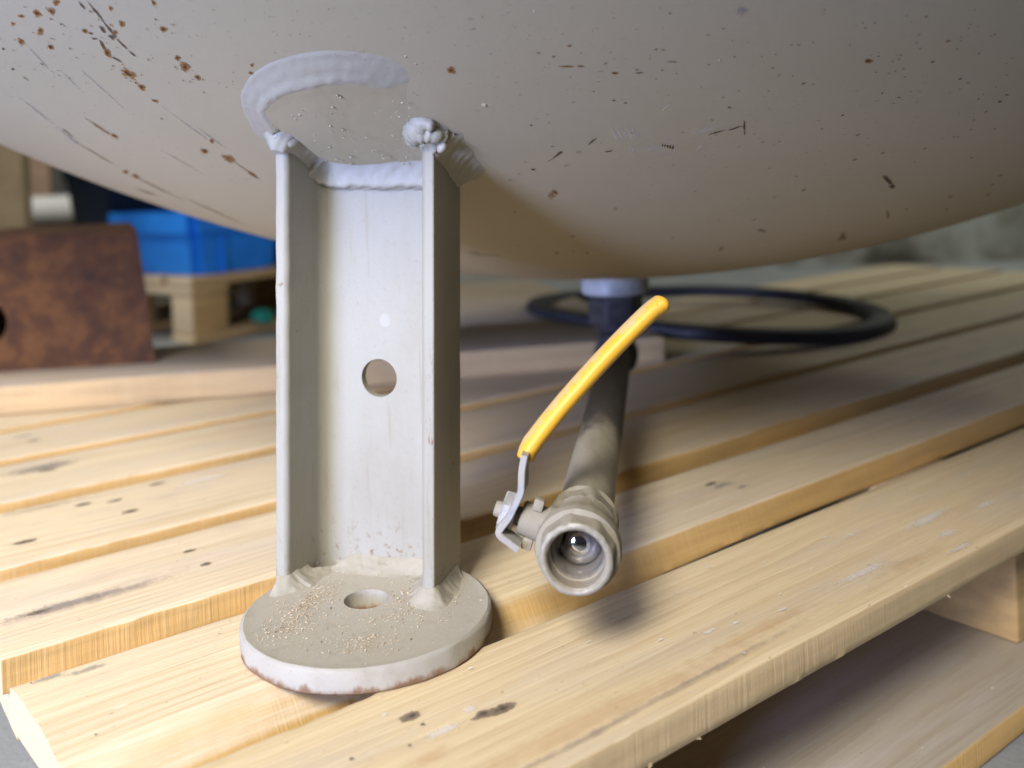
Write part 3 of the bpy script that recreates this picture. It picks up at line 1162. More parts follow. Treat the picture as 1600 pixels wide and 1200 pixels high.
fillet('weld_fillet', lambda x, y, h: legp(x, y, h), foot_h, DUSTW, -.082, .082, -.028, .068, .0009, legp(0, .02, 0))

# ---- welds at the head: strips that lie on the head surface


PADT = lambda t: 1 - max(0, (t - .60) / .40) ** 1.1


def strip_on_head(rows, heights, mat, n=60, lump=.0006, taper=None, name='weld_bead'):
    """rows: lists of photo points tracing lines on the head; heights above the surface per row"""
    R2 = [smoothline([(x, y, 0) for x, y in r], n) for r in rows]
    V, Fc = [], []
    c = hit(*rows[0][0])
    m = len(rows) * 4 - 3
    for i in range(n):
        ends = min(1, i / 5, (n - 1 - i) / 5)
        for j in range(m):
            t = j / 4
            k = min(int(t), len(rows) - 2)
            f = t - k
            p = R2[k][i].lerp(R2[k + 1][i], f)
            fs = f * f * (3 - 2 * f)
            h = (heights[k] * (1 - fs) + heights[k + 1] * fs)
            if taper:
                h = h * taper(i / (n - 1)) - .0012 * (1 - taper(i / (n - 1))) ** 3
            if h > .0002:
                h = h * (.25 + .75 * ends) + lump * mnoise.noise(Vector((p.x * .07, p.y * .07, 4))) + lump * .6 * mnoise.noise(Vector((p.x * .22, p.y * .22, 9)))
            V.append(hit(p.x, p.y, h) - c)
    for i in range(n - 1):
        for j in range(m - 1):
            Fc.append((i * m + j, (i + 1) * m + j, (i + 1) * m + j + 1, i * m + j + 1))
    if mat is TANK:
        V = [v + c - AX for v in V]
        c = AX
    o = link_mesh(name, V, Fc, [mat], None, True)
    return under_leg(o, c)


# crescent cap weld in front of the open side
strip_on_head([[(424, 236), (394, 206), (375, 166), (376, 136), (399, 107), (444, 86), (500, 75), (562, 77), (628, 88), (676, 112)],
               [(426, 230), (400, 201), (383, 164), (385, 140), (408, 114), (449, 95), (502, 86), (562, 88), (626, 97), (674, 114)],
               [(430, 220), (412, 192), (400, 164), (402, 148), (422, 129), (457, 115), (506, 106), (560, 107), (617, 112), (672, 117)],
               [(434, 210), (423, 185), (412, 167), (416, 155), (433, 140), (462, 130), (508, 121), (557, 121.5), (608, 130), (669, 121)],
               [(437, 206), (427, 184), (415.5, 168), (419.5, 157), (436, 142.5), (464, 132.5), (509, 124), (557, 124.5), (608, 133.5), (668, 123)],
               [(441, 204), (432, 184), (422, 170), (426, 161), (441, 147), (467, 137), (510, 129), (557, 130), (608, 139), (666, 126)]],
              [-.0006, .0010, .0030, .0050, .0048, .0040], WELD, 110, .0004, PADT)
strip_on_head([[(437, 206), (427, 184), (415.5, 168), (419.5, 157), (436, 142.5), (464, 132.5), (509, 124), (557, 124.5), (608, 133.5), (668, 123)],
               [(446, 208), (440, 190), (436, 178), (442, 170), (456, 158), (478, 150), (514, 144), (557, 146), (608, 152), (672, 134)],
               [(462, 214), (462, 204), (466, 196), (474, 192), (486, 186), (500, 182), (524, 180), (560, 184), (610, 186), (680, 152)],
               [(492, 236), (502, 240), (512, 244), (520, 247), (530, 249), (545, 251), (562, 253), (600, 254), (660, 246)]],
              [.0046, .0040, .0036, .0030], TANK, 60, .0003, PADT, 'weld_pad')
# flat run along the web top
weld_bead(smoothline([legp(-.034, .036, 0) * 1, legp(0, .036, 0), legp(.040, .036, 0)], 3), lambda t: .0001, WELD) if False else None


def on_leg_head(x, y, dz=0.0):
    """point at leg coordinates x, y where the leg meets the head"""
    z = .2
    for _ in range(20):
        p = legp(x, y, z)
        z += (head_z(p.x, p.y) - p.z) * .8
    return legp(x, y, z + dz)




def head_h(x, y, d):
    n = mnoise.noise(Vector((x * 80, y * 80, 21)))
    n2 = mnoise.noise(Vector((x * 240, y * 160, 25)))
    n3 = mnoise.noise(Vector((x * 620, y * 620, 28)))
    inner = abs(x) < HW - .009 and y > .006
    if inner and y > .03:
        Wd, H = .0095 + .001 * n, .0135 + .001 * n
    elif inner:
        Wd, H = .007, .008
    elif x > HW - .002 and y > .004:
        Wd, H = .0165 + .003 * n, .0125 + .002 * n
    else:
        Wd, H = .0105 + .003 * n, .0095 + .003 * n
    g = gauss(x, y, -HW + .003, -.002, .010)
    Wd, H = Wd + .004 * g, H + .003 * g
    t = max(0.0, 1 - d / Wd)
    rip = .0003 * math.sin((x * .6 + y) * 900 + 2 * n)
    h = H * t ** 1.5 + (.0006 * n2 + .0003 * n3 + rip) * min(1, t * 2.5)
    return h if t > 0 else -.0006 - (d - Wd) * .3


def on_head(x, y, h):
    p = on_leg_head(x, y, 0)
    return p + head_n(p.x, p.y) * h


fillet('weld_fillet', on_head, head_h, WELD, -.078, .082, -.022, .072, .0009, on_leg_head(0, .02))
# left toe
weld_bead(smoothline([on_leg_head(-HW + .013, .006, -.002), on_leg_head(-HW + .009, -.002, -.003), on_leg_head(-HW + .003, -.004, -.004), on_leg_head(-HW - .003, .002, -.002)], 34),
          lambda t: .0046, WELD, lump=.45, freq=150)
# right toe: a knobbly blob and the bead down the outer flank
weld_bead(smoothline([on_leg_head(HW - .013, .012, -.001), on_leg_head(HW - .012, .002, -.001), on_leg_head(HW - .006, -.006, -.003), on_leg_head(HW + .002, -.004, -.004), on_leg_head(HW + .006, .004, -.002)], 46),
          lambda t: .0058 + .0026 * math.exp(-((t - .55) / .2) ** 2), WELD, lump=.6, freq=190)
weld_bead(smoothline([on_leg_head(HW - .007, -.007, .000), on_leg_head(HW - .002, -.009, .001), on_leg_head(HW + .004, -.006, .001)], 24), lambda t: .0068, WELD, lump=.5, freq=170)
weld_bead(smoothline([on_leg_head(HW + .004, -.003, -.0105), on_leg_head(HW + .0055, -.001, -.0108), on_leg_head(HW + .0065, .001, -.011)], 12), lambda t: .0036, WELD, lump=.15, freq=150)
# ------------------------------------------------------------------ drain line and valve
PD = Vector((.1536, .988, 0)).normalized()          # from the mouth back to the elbow
PM = Vector((.0300, .5100, ZC - .2055))              # centre of the mouth
EL = PM + PD * .612                                 # elbow centre
AXE = Vector((EL.x, EL.y, 0))

V, Fc = lathe([(.0, .040), (-.022, .0385), (-.0235, .036), (-.0235, .001)], (EL.x, EL.y, head_z(EL.x, EL.y) + .004), (0, 0, 1), 48, closed=False)
o = link_mesh('outlet_socket', [v - EL for v in V], Fc, [SOCKETM], tank, True, None, None, to_local(tank, EL))
auto_sharp(fix_normals(o), 40)
# elbow: curved body with two collars and the hexagon bush above
path = [EL - PD * (.034 - .0001 * i) * 1 for i in range(1)]
path = [EL - PD * .036]
for i in range(0, 13):
    a = math.pi / 2 * i / 12
    path.append(EL - PD * (.024 - .024 * math.sin(a)) + Vector((0, 0, .024 - .024 * math.cos(a))))
path.append(EL + Vector((0, 0, .036)))
V, Fc = sweep([p - EL for p in path], lambda i, n, a: .0205, 28, up=PD.cross(Vector((0, 0, 1))))
v2, f2 = lathe([(.024, .019), (.024, .0235), (.026, .0248), (.036, .0248), (.039, .0235), (.039, .017)], (0, 0, 0), -PD, 40)
b = len(V)
V += v2
Fc += [tuple(i + b for i in f) for f in f2]
v2, f2 = lathe([(.022, .019), (.022, .0235), (.024, .0248), (.034, .0248), (.037, .0235), (.037, .017)], (0, 0, 0), (0, 0, 1), 40)
b = len(V)
V += v2
Fc += [tuple(i + b for i in f) for f in f2]
elbow = link_mesh('pipe_elbow', V, Fc, [BLACKM], tank, True, None, None, to_local(tank, EL))
auto_sharp(fix_normals(elbow), 40)
ht = head_z(EL.x, EL.y) - .0195 - EL.z
V, Fc = lathe([(.030, .020), (.030, .0310), (.032, .0325), (ht - .002, .0325), (ht, .0315), (ht, .02)], (0, 0, 0), (0, 0, 1), 48, sides={1: 6, 2: 6, 3: 6, 4: 6})
o = link_mesh('hexagon_bush', V, Fc, [BLACKM], elbow, True)
auto_sharp(fix_normals(o), 25)

# pipe: dusty galvanised near the valve, dark further back
pl0, pl1 = .050, .582
path = [PM + PD * (pl0 + (pl1 - pl0) * i / 40) for i in range(41)]
pc = PM + PD * .3


def mat_pipe():
    k = NT('pipe_steel')
    P = k.coord()
    x, y, z = k.sep(P)
    n = k.noise(k.scale(P, (50, 18, 50)), 1, 5, .65)
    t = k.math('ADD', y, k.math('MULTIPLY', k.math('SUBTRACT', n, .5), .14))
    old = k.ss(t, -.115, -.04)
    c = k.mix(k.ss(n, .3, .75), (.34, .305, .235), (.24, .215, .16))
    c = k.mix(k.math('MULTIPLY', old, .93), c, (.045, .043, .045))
    f = k.ss(k.noise(k.scale(P, 300), 1, 4), .62, .70)
    c = k.mix(k.math('MULTIPLY', f, .35), c, (.55, .47, .3))
    k.set(c, .6, .15, k.bump(k.math('ADD', n, k.noise(k.scale(P, 400), 1, 3)), .3, .0006), .35)
    return k.m


V, Fc = sweep([p - pc for p in path], lambda i, n, a: .0168, 40)
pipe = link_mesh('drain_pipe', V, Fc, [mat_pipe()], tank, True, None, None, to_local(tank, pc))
auto_sharp(fix_normals(pipe), 50)

# valve body: hexagon mouth, round shoulder, waist, rear hexagon; bored through with ball seat
rb = .0155
outer = [(.0190, .0135), (.0105, .0146), (.0100, .0150), (.0005, .0152), (.0, .0160), (.0, .0178), (.0010, .0190), (.0105, .0206), (.0118, .0218), (.0150, .0224), (.0185, .0223), (.0200, .0208), (.0240, .0192), (.032, .0190), (.0400, .0192), (.0430, .0202), (.0445, .0216), (.0570, .0216), (.0590, .0206), (.0590, .0168)]
VS = 1.065
outer = [(t, r * VS if i < 14 else r) for i, (t, r) in enumerate(outer)]
V, Fc = lathe([(t, r) for t, r in outer], (0, 0, 0), PD, 96, sides={6: 8, 7: 8, 16: 6, 17: 6}, closed=False, phase=.2)
# thread grooves inside the mouth: extra rings
thr = []
for i in range(9):
    t = .0008 + i * .00115
    thr += [(t, .01515), (t + .00055, .01435)]
thr += [(.0118, .0140)]
v2, f2 = lathe([(t, r * VS) for t, r in thr], (0, 0, 0), PD, 96, closed=False)
for v in V:
    ax = v.dot(PD)
    q = 1 + .012 * mnoise.noise(v * 220) + .006 * mnoise.noise(v * 600)
    rv = v - PD * ax
    if rv.length > .0165:
        v.xyz = PD * ax + rv * q
# drop the first (inner) rings of the outer list, keep from the lip on
b = len(V)
valve = link_mesh('ball_valve', V, Fc, [BRASS], tank, True, None, None, to_local(tank, PM))
auto_sharp(fix_normals(valve), 28)
o = link_mesh('threaded_mouth', v2, f2, [BRIGHT], valve, True)
fix_normals(o)
for p in o.data.polygons:
    pass
V, Fc = lathe([(.0118, .0149), (.0124, .0134), (.026, .0124)], (0, 0, 0), PD, 64, closed=False)
fix_normals(link_mesh('ball_seat', V, Fc, [mat_dirty_metal('shaded_seat', (.22, .20, .17), (.12, .10, .075), .5, .35, .7)], valve, True))  # seat colour darkened to carry the shade inside the bore
# bright worn lip
V, Fc = lathe([(.0006, .0161), (-.0004, .0166), (-.0006, .0177), (-.0003, .0187), (.0008, .0196)], (0, 0, 0), PD, 96, closed=False)
for v in V:
    v += PD * (mnoise.noise(v * 300) * .0006) + Vector((mnoise.noise(v * 200 + Vector((5, 5, 5))) * .0004, 0, mnoise.noise(v * 260) * .0005))
fix_normals(link_mesh('mouth_lip', V, Fc, [mat_dirty_metal('worn_lip', (.46, .43, .38), (.27, .245, .19), .68, .4, .7)], valve, True))
# closed ball with the edge of its bore turned aside
bmh = bmesh.new()
bmesh.ops.create_uvsphere(bmh, u_segments=48, v_segments=32, radius=.0142)
me = bpy.data.meshes.new('ball')
bmh.to_mesh(me)
bmh.free()
me.materials.append(CHROME)
for p in me.polygons:
    p.use_smooth = True
o = bpy.data.objects.new('ball', me)
C.objects.link(o)
o.parent = valve
o.location = PD * .0315

# stem boss, nut, lever, grip
SA = math.radians(19)
LEFT = Vector((-PD.y, PD.x, 0))
S = (LEFT * math.cos(SA) + Vector((0, 0, 1)) * math.sin(SA)).normalized()
T2 = S.cross(PD).normalized()                       # up-ish, square to the stem
SC = PD * .0315
V, Fc = lathe([(.010, .0125), (.0205, .0115), (.022, .0098), (.0345, .0094), (.0355, .0085), (.0355, .001)], SC, S, 40, closed=False)
v2, f2 = lathe([(.030, .0058), (.0470, .0046), (.0490, .0046), (.0505, .0042), (.0510, .0034), (.0510, .0005)], SC, S, 24, closed=False)
b = len(V)
V += v2
Fc += [tuple(i + b for i in f) for f in f2]
for sgn in (1, -1):                                 # the two stop lugs
    bmx = box_bm(.006, .007, .007, .0012)
    Mx = Matrix((S, PD, T2)).transposed().to_4x4()
    Mx.translation = SC + S * .0275 + T2 * (.0115 * sgn) - PD * .003
    bmx.transform(Mx)
    b = len(V)
    V += [v.co.copy() for v in bmx.verts]
    Fc += [tuple(v.index + b for v in f.verts) for f in bmx.faces]
    bmx.free()
o = link_mesh('stem_boss', V, Fc, [BRASS], valve, True)
auto_sharp(fix_normals(o), 35)
V, Fc = lathe([(.0385, .004), (.0385, .0110), (.0393, .0118), (.0460, .0118), (.0470, .0110), (.0470, .004)], SC, S, 48, sides={1: 6, 2: 6, 3: 6, 4: 6}, phase=.35)
o = link_mesh('nut', V, Fc, [STEELP], valve, True)
auto_sharp(fix_normals(o), 25)

# lever: a bent flat strip, drawn as its front edge and extruded along the pipe
dl = .5315
edge = [(809, 860), (803, 856), (793, 848), (786, 843), (780, 837), (779.5, 831), (784, 824), (794, 811), (801, 797), (808, 783), (812, 774), (814, 766), (815, 738), (818, 720), (819.5, 712)]
pts = smoothline([at(x, y, dl) for x, y in edge], 60)
wd, th2 = .0185, .0039
V, Fc = [], []
fwd = Vector((0, 1, 0))
for i, p in enumerate(pts):
    t = (pts[min(i + 1, 59)] - pts[max(i - 1, 0)]).normalized()
    nrm = t.cross(PD).normalized()
    half = wd if i > 16 else wd * .75
    e = .0005
    for (a, bb) in ((-th2 / 2 + e, 0), (th2 / 2 - e, 0), (th2 / 2, e), (th2 / 2, half - e), (th2 / 2 - e, half), (-th2 / 2 + e, half), (-th2 / 2, half - e), (-th2 / 2, e)):
        V.append(p + nrm * a + PD * bb - PM)
for i in range(59):
    for j in range(8):
        k = (j + 1) % 8
        Fc.append((i * 8 + j, i * 8 + k, (i + 1) * 8 + k, (i + 1) * 8 + j))
Fc += [tuple(range(8)), tuple(59 * 8 + j for j in range(8))]
o = link_mesh('lever', V, Fc, [STEELP], valve, True)
auto_sharp(fix_normals(o), 40)
gp = smoothline([at(820, 718, .546), at(826, 702, .547), at(840, 681, .548), at(875, 637, .551), at(925, 580, .555), at(975, 527, .560), at(1016, 487, .564), at(1028, 478, .565), at(1034, 473.5, .5655), at(1036.5, 471.5, .566)], 80)


def grad(i, n, a):
    t = i / (n - 1)
    r = .0056
    r *= .88 + .12 * min(1, t / .15)
    if t > .84:
        r *= max(.05, 1 - ((t - .84) / .16) ** 2.2) ** .55
    if i == 0:
        r *= .86
    return r * (1 + .02 * mnoise.noise(Vector((t * 14, math.cos(a), math.sin(a)))))


V, Fc = sweep([p - PM for p in gp], grad, 28, up=(0, 1, 0), squash=(1, 1.5))
o = link_mesh('grip', V, Fc, [GRIP], valve, True)
auto_sharp(fix_normals(o), 60)

# ------------------------------------------------------------------ sawdust on the base plate
V, Fc, mi = [], [], []
SAWD = [mat_simple('sawdust_pale', (.56, .47, .34), .9, 0, .05), mat_simple('sawdust_tan', (.47, .35, .22), .9, 0, .08), mat_simple('sawdust_dark', (.3, .2, .12), .9)]


def grain(px, py, s):
    p = onz(px, py, DECK + .0133)
    b = len(V)
    a = random.random() * 6.3
    l, w, h = s * random.uniform(.6, 1.9), s * random.uniform(.4, .8), s * random.uniform(.3, .7)
    ca, sa = math.cos(a), math.sin(a)
    tilt = random.uniform(-.4, .4)
    for (x, y, z) in ((-1, -1, 0), (1, -1, 0), (1, 1, 0), (-1, 1, 0), (-.7, -.6, 1), (.8, -.7, 1), (.6, .7, 1), (-.8, .6, 1)):
        V.append(p + Vector(((x * l * ca - y * w * sa) / 2, (x * l * sa + y * w * ca) / 2, z * h + tilt * x * h * .5 + h * .2)))
    for f in ((0, 1, 5, 4), (1, 2, 6, 5), (2, 3, 7, 6), (3, 0, 4, 7), (4, 5, 6, 7)):
        Fc.append(tuple(i + b for i in f))
    m = random.choices([0, 1, 2], [.55, .38, .07])[0]
    mi.extend([m] * 5)


clus = [(470, 955, 28, 12, 170, -28), (440, 985, 30, 12, 110, -15), (560, 1003, 26, 8, 60, -8), (500, 930, 26, 7, 90, -28), (640, 945, 26, 14, 100, -25), (545, 1012, 50, 8, 50, 0), (590, 890, 50, 6, 70, 0), (700, 950, 18, 7, 22, -30), (570, 970, 90, 30, 160, -8), (640, 925, 14, 10, 40, -30)]
for (cx, cy, sx, sy, n, ang) in clus:
    ca, sa = math.cos(math.radians(ang)), math.sin(math.radians(ang))
    for i in range(int(n * 2.6)):
        a, b2 = random.gauss(0, sx), random.gauss(0, sy)
        px, py = cx + a * ca - b2 * sa, cy + a * sa + b2 * ca
        p = onz(px, py, DECK + .013)
        dxy = Vector((p.x - PC.x, p.y - PC.y, 0))
        hd = Vector((p.x - hc.x, p.y - hc.y, 0)).length
        if dxy.length < R - .004 and hd > .015:
            grain(px, py, random.choice([.0003, .0004, .0005, .0006, .0009]) * random.uniform(.7, 1.15))
o = link_mesh('sawdust', V, Fc, SAWD, None, False, mi)
tag(o, 'pale sawdust crumbs scattered over the round foot plate', 'sawdust', None, 'stuff')

# ------------------------------------------------------------------ things lying on the pallet
# loose plank
PLZ = ZC - .236
p0, p1 = onz(0, 650, DECK), onz(1040, 566, DECK)
pd = (Vector((p1.x - p0.x, p1.y - p0.y, 0))).normalized()
pn = Vector((-pd.y, pd.x, 0))
W_P = mat_wood('weathered_plank', 12.5, y0=.05, z0=-.12, ring=.008, light=(.46, .375, .27), late=(.37, .29, .20), side=(.60, .42, .21), grey=.7)
Lp = 1.6
c = p1 - pd * (Lp / 2) + pn * .115
bm = box_bm(Lp, .23, .036, .0025)
me = bpy.data.meshes.new('timber_plank')
bm.to_mesh(me)
bm.free()
me.materials.append(W_P)
o = bpy.data.objects.new('timber_plank', me)
C.objects.link(o)
o.location = (c.x, c.y, Z_DECK + .0185)
o.rotation_euler.z = math.atan2(pd.y, pd.x)
auto_sharp(o, 50)
tag(o, 'thick loose plank lying across the deck boards behind the leg', 'plank')

c2 = p1 - pd * .21 + pn * (.245 + .30)
bm = box_bm(.42, .60, .034, .0025)
me = bpy.data.meshes.new('timber_plank')
bm.to_mesh(me)
bm.free()
me.materials.append(W_P)
o = bpy.data.objects.new('timber_plank', me)
C.objects.link(o)
o.location = (c2.x, c2.y, Z_DECK + .0178)
o.rotation_euler.z = math.atan2(pd.y, pd.x) + .02
auto_sharp(o, 50)
tag(o, 'short wide loose board under the rubber ring, behind the long plank', 'board')

# rusty steel piece on the plank
b0, b1 = onz(-90, 588, -.236), onz(243, 567, -.236)
bd = (b1 - b0)
bd.z = 0
bl = bd.length
bd.normalize()
bn = Vector((-bd.y, bd.x, 0))
prof = [(0, 0), (.004, .05), (.007, .094), (.020, .140), (.030, .170), (.034, .178), (.042, .182), (.25, .186), (.262, .178), (.262, .0)]
V, Fc = [], []
NS = 24
for i in range(NS + 1):
    t = i / NS
    for (y, z) in prof:
        x = t * bl - (z * .085) * t - y * .30 * t
        V.append(bd * x + bn * y + Vector((0, 0, z)))
m = len(prof)
for i in range(NS):
    for j in range(m):
        k = (j + 1) % m
        Fc.append((i * m + j, (i + 1) * m + j, (i + 1) * m + k, i * m + k))
Fc += [tuple(range(m)), tuple(NS * m + j for j in range(m - 1, -1, -1))]
rust = link_mesh('rusty_steel_block', V, Fc, [RUST], None, True, None, None, (b0.x, b0.y, PLZ + .0008))
fix_normals(rust)
bpy.context.view_layer.update()
h0 = at(-26, 505, 1.30)
hv, hf = lathe([(-.10, .032), (.34, .032)], h0, bn, 40)
cut(rust, hv, hf)
auto_sharp(rust, 35)
tag(rust, 'heavy rust-brown steel piece with a round hole on the plank at left', 'steel scrap')

# black rubber ring, half on the plank
RC = onz(1100, 484, DECK + .024)
rx = .290
V, Fc = [], []
sx = Vector((1, .0, -.050)).normalized()
sy = Vector((0, 1, .0)).normalized()
sz = sx.cross(sy)
prof = [(-.016, -.010), (.016, -.010), (.020, -.006), (.020, .006), (.016, .010), (-.016, .010), (-.020, .006), (-.020, -.006)]
NR = 120
for i in range(NR):
    a = 2 * math.pi * i / NR
    rd = sx * math.cos(a) + sy * math.sin(a)
    w = .012 * math.cos(2 * a + .6)
    for (r, z) in prof:
        V.append(rd * (rx + w + r - .01) + sz * (z + .004 * math.sin(2 * a)))
for i in range(NR):
    k = (i + 1) % NR
    for j in range(8):
        l = (j + 1) % 8
        Fc.append((i * 8 + j, k * 8 + j, k * 8 + l, i * 8 + l))
o = link_mesh('rubber_ring', V, Fc, [RUBBER], None, True, None, None, RC)
auto_sharp(fix_normals(o), 45)
tag(o, 'large flat black rubber ring lying on the pallet behind the drain pipe', 'gasket')

# ------------------------------------------------------------------ background things
floor = link_mesh('floor', [(-8, -6, 0), (8, -6, 0), (8, 9, 0), (-8, 9, 0)], [(0, 1, 2, 3)], [CONC], None, False)
tag(floor, 'grey concrete floor', None, None, 'structure')

# second pallet with the crates
CRN = onz(307, 432, -.236)
ca = math.radians(53)
rdir = Vector((.60, .80, 0))
ldir = Vector((-.80, .60, 0))
rot = math.atan2(rdir.y, rdir.x)
pz = ZC - .236
bp = empty('background_pallet', (CRN.x - .3, CRN.y + .6, 0))
tag(bp, 'worn wooden pallet on the floor under the blue crate', 'pallet')
W_K = mat_wood('old_pallet_wood', 15.5, y0=.02, z0=-.05, light=(.50, .37, .20), side=(.54, .34, .13), grey=.3)
cor = CRN - ldir * .02 - rdir * .03


def bpbox(name, a0, a1, b0_, b1_, z0, z1):
    """a along rdir, b along ldir, from the near corner"""
    p = cor + rdir * ((a0 + a1) / 2) + ldir * ((b0_ + b1_) / 2)
    p.z = (z0 + z1) / 2
    return auto_sharp(box(name, p - bp.location, (a1 - a0, b1_ - b0_, z1 - z0), W_K, bp, rot, .004), 50)


for i in range(6):
    bpbox('deck_board', 0, 1.1, i * .135, i * .135 + .115, pz - .026, pz)
for a in (0.0, .48, .97):
    bpbox('stringer_board', a + .001, a + .12, 0.002, .79, pz - .052, pz - .0265)
    for b_ in (0.0, .34, .69):
        bpbox('block', a + .003, a + .117, b_ + .004, b_ + .1, .0235, pz - .0525)
for b_ in (0.0, .34, .69):
    bpbox('bottom_board', 0, 1.1, b_, b_ + .1, .0008, .023)


def crate(name, corner, la, lb, h, mat, label, group=None, dark=None):
    """open plastic crate with tapered walls, corner posts, rim band"""
    bm = bmesh.new()
    tp = .022

    def ringpts(off, z):
        return [bm.verts.new((-off, -off, z)), bm.verts.new((la + off, -off, z)), bm.verts.new((la + off, lb + off, z)), bm.verts.new((-off, lb + off, z))]
    lv = [(0, 0), (.004, .008), (.012, h - .06), (.028, h - .058), (.030, h), (.018, h), (.014, h - .055), (-.004, .012)]
    rings = [ringpts(o_, z_) for o_, z_ in lv]
    for r0, r1 in zip(rings, rings[1:]):
        for j in range(4):
            k = (j + 1) % 4
            bm.faces.new((r0[j], r0[k], r1[k], r1[j]))
    bm.faces.new(rings[0][::-1])
    bm.faces.new(rings[-1])
    bmesh.ops.bevel(bm, geom=[e for e in bm.edges if abs((e.verts[0].co - e.verts[1].co).normalized().z) > .7], offset=.022, segments=4, affect='EDGES')
    # upright ribs on the two near walls
    for x in (la * .30,):
        m_ = bmesh.ops.create_cube(bm, size=1)['verts']
        bmesh.ops.scale(bm, vec=(.012, .02, h - .08), verts=m_)
        bmesh.ops.translate(bm, vec=(x, -.008, (h - .07) / 2), verts=m_)
    bmesh.ops.recalc_face_normals(bm, faces=bm.faces)
    me_ = bpy.data.meshes.new(name)
    bm.to_mesh(me_)
    bm.free()
    me_.materials.append(mat)
    o_ = bpy.data.objects.new(name, me_)
    C.objects.link(o_)
    o_.location = corner
    o_.rotation_euler.z = rot
    auto_sharp(o_, 30)
    tag(o_, label, 'crate', group)
    return o_


BLUE = mat_simple('blue_plastic', (.02, .26, .80), .45, 0, .08, 12, .02)
NAVY = mat_simple('navy_plastic', (.010, .022, .045), .45, 0, .1, 12, .02)
cp = CRN.copy()
cp.z = pz + .001
crate('plastic_crate', cp, .275, .36, .175, BLUE, 'bright blue plastic crate on the old pallet beside the leg')
cp2 = cp + ldir * .425 + rdir * .02
crate('plastic_crate', cp2, .26, .22, .34, NAVY, 'dark navy plastic crate at the left of the bright blue one')
cp3 = cp + ldir * .02 + rdir * .33
crate('plastic_crate', cp3, .26, .40, .34, NAVY, 'tall dark crate in the shadow behind the bright blue one')

# green scrap under that pallet
bm = bmesh.new()
bmesh.ops.create_icosphere(bm, subdivisions=3, radius=.035)
for v in bm.verts:
    v.co.z *= .6
    v.co += v.co * .3 * mnoise.noise(v.co * 40)
me = bpy.data.meshes.new('crumpled_wrap')
bm.to_mesh(me)
bm.free()
for p in me.polygons:
    p.use_smooth = True
me.materials.append(mat_simple('green_foil', (.02, .33, .24), .4))
o = bpy.data.objects.new('crumpled_wrap', me)
C.objects.link(o)
gpnt = at(412, 512, 2.75)
o.location = (gpnt.x, gpnt.y, .045)
tag(o, 'small crumpled green wrapping in the dark gap under the old pallet', 'scrap')

# white roll lying on a low shelf board, timber post, brown board, walls
WHITE = mat_simple('white_wrap', (.72, .73, .72), .6, 0, .05, 10, .05)
rp = at(80, 330, 3.6)
path = [rp + Vector((-.16 + .3 * i / 12 - .0, .03 * i / 12, 0)) for i in range(13)]
V, Fc = sweep([p - rp for p in path], lambda i, n, a: .058 * (.97 if i in (0, n - 1) else 1), 32)
v2, f2 = lathe([(-.02, .02), (-.02, .03), (.34, .03), (.34, .02)], path[0] - rp, (path[-1] - path[0]), 24)
b = len(V)
nb = len(Fc)
V += v2
Fc += [tuple(i + b for i in f) for f in f2]
o = link_mesh('wrapped_roll', V, Fc, [WHITE, mat_simple('card_core', (.42, .30, .18), .8)], None, True, [0] * nb + [1] * len(f2), None, rp)
auto_sharp(fix_normals(o), 40)
tag(o, 'white wrapped roll lying on a bench behind the rusty steel', 'roll')
PINE = mat_simple('plain_pine', (.60, .44, .22), .7, 0, .12, 12, .1)
PINEP = mat_simple('pale_board', (.60, .55, .42), .7, 0, .08, 12, .1)
BROWN = mat_simple('brown_board', (.42, .29, .21), .75, 0, .12, 12, .1)
bench_z = rp.z - .0585
bench = empty('work_bench', (rp.x, rp.y + .1, 0))
tag(bench, 'low dark timber bench carrying the white roll', 'bench')
box('bench_top', (.1, 0, bench_z - .02), (1.1, .5, .04), mat_simple('dark_timber', (.10, .085, .065), .8), bench)
for dx in (-.38, .58):
    for dy in (-.2, .2):
        box('leg', (dx, dy, (bench_z - .041) / 2), (.06, .06, bench_z - .041), PINE, bench)
pp = at(38, 300, 2.6)
o = box('timber_post', (pp.x - .03, pp.y, .6), (.075, .07, 1.2), PINE, None, .2, .004)
tag(o, 'ochre squared timber post standing at the left edge', 'timber post')
o = box('upright_sheet', (pp.x - .28, pp.y + .1, .6), (.44, .03, 1.2), PINEP, None, .05, .003)
tag(o, 'pale upright timber panel beside the ochre post', 'panel')
bp2 = at(45, 270, 4.2)
o = box('brown_board', (bp2.x - .12, bp2.y, .62), (.44, .04, 1.24), BROWN, None, .0, .003)
tag(o, 'reddish brown upright board leaning at the back wall', 'board')

WALLM = mat_concrete('plaster_wall', (.50, .54, .50), (.62, .64, .60), 2.2)


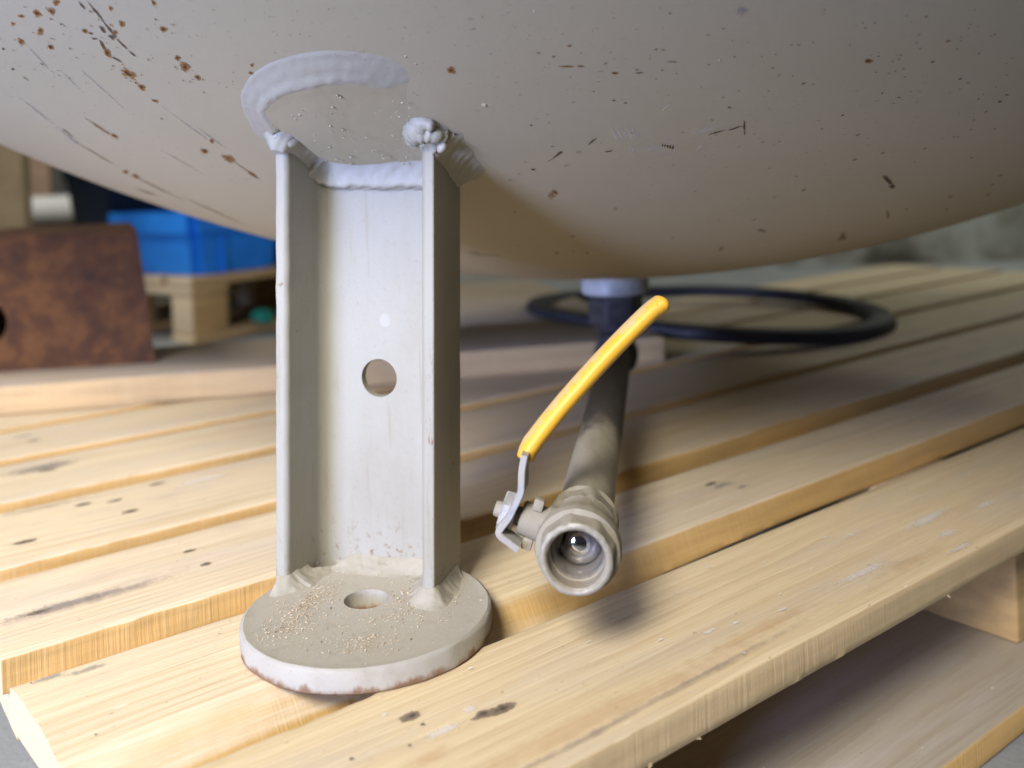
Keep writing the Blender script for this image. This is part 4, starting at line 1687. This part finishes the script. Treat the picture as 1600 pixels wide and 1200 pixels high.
def mat_stone():
    k = NT('mottled_stone_wall')
    P = k.coord()
    n = k.noise(k.scale(P, 3.1), 1, 5, .6)
    c = k.ramp(n, [(.33, (.12, .11, .08)), (.45, (.34, .33, .27)), (.58, (.52, .53, .47)), (.72, (.37, .35, .28))])
    k.set(c, .9, 0, k.bump(k.noise(k.scale(P, 30), 1, 4), .5, .01), .2)
    return k.m


o = box('back_wall', (-3.6, 5.0, 1.5), (6.4, .2, 3), WALLM, None, 0, 0)
tag(o, 'pale grey-green plaster wall far behind at left', 'wall')
o = box('stone_wall', (2.3, 3.9, 1.5), (5.4, .3, 3), mat_stone(), None, -.08, 0)
tag(o, 'mottled grey stone wall behind the pallet at right', 'wall')

# ------------------------------------------------------------------ light
w = bpy.data.worlds.new('World')
sc.world = w
w.use_nodes = True
bg = w.node_tree.nodes['Background']
bg.inputs[0].default_value = (.80, .84, 1.0, 1)
bg.inputs[1].default_value = .03


def area(name, loc, target, size, power, col, spread=180):
    l = bpy.data.lights.new(name, 'AREA')
    l.size = size
    l.spread = math.radians(spread)
    l.energy = power
    l.color = col
    o = bpy.data.objects.new(name, l)
    C.objects.link(o)
    o.location = loc
    o.rotation_euler = (Vector(target) - Vector(loc)).to_track_quat('-Z', 'Y').to_euler()
    return o


l = bpy.data.lights.new('work_lamp', 'SPOT')
l.energy = 425
l.color = (1, .95, .87)
l.shadow_soft_size = .40
l.spot_size = math.radians(46)
l.spot_blend = 1.0
o = bpy.data.objects.new('work_lamp', l)
C.objects.link(o)
o.location = (-.68, -1.19, ZC + 1.35)
o.rotation_euler = (Vector((-.27, .80, ZC - .25)) - o.location).to_track_quat('-Z', 'Y').to_euler()
area('doorway_light', (-1.18, -.86, ZC + .07), (-.50, .62, ZC + .02), .55, 11, (.47, .57, 1), 66)
area('wall_fill', (2.3, 3.15, ZC + 1.9), (2.1, 3.75, ZC - .3), .5, 22, (.95, 1, .9))  # added fill that brightens the stone wall, not a lamp of the hall
area('hall_lamp', (-2.6, 2.0, ZC + 2.2), (-1.6, 3.4, ZC - .2), .8, 60, (1, .95, .86))

vs = sc.view_settings
vs.view_transform = 'Standard'
vs.look = 'None'
vs.gamma = 1
vs.exposure = 0
vs.use_curve_mapping = False
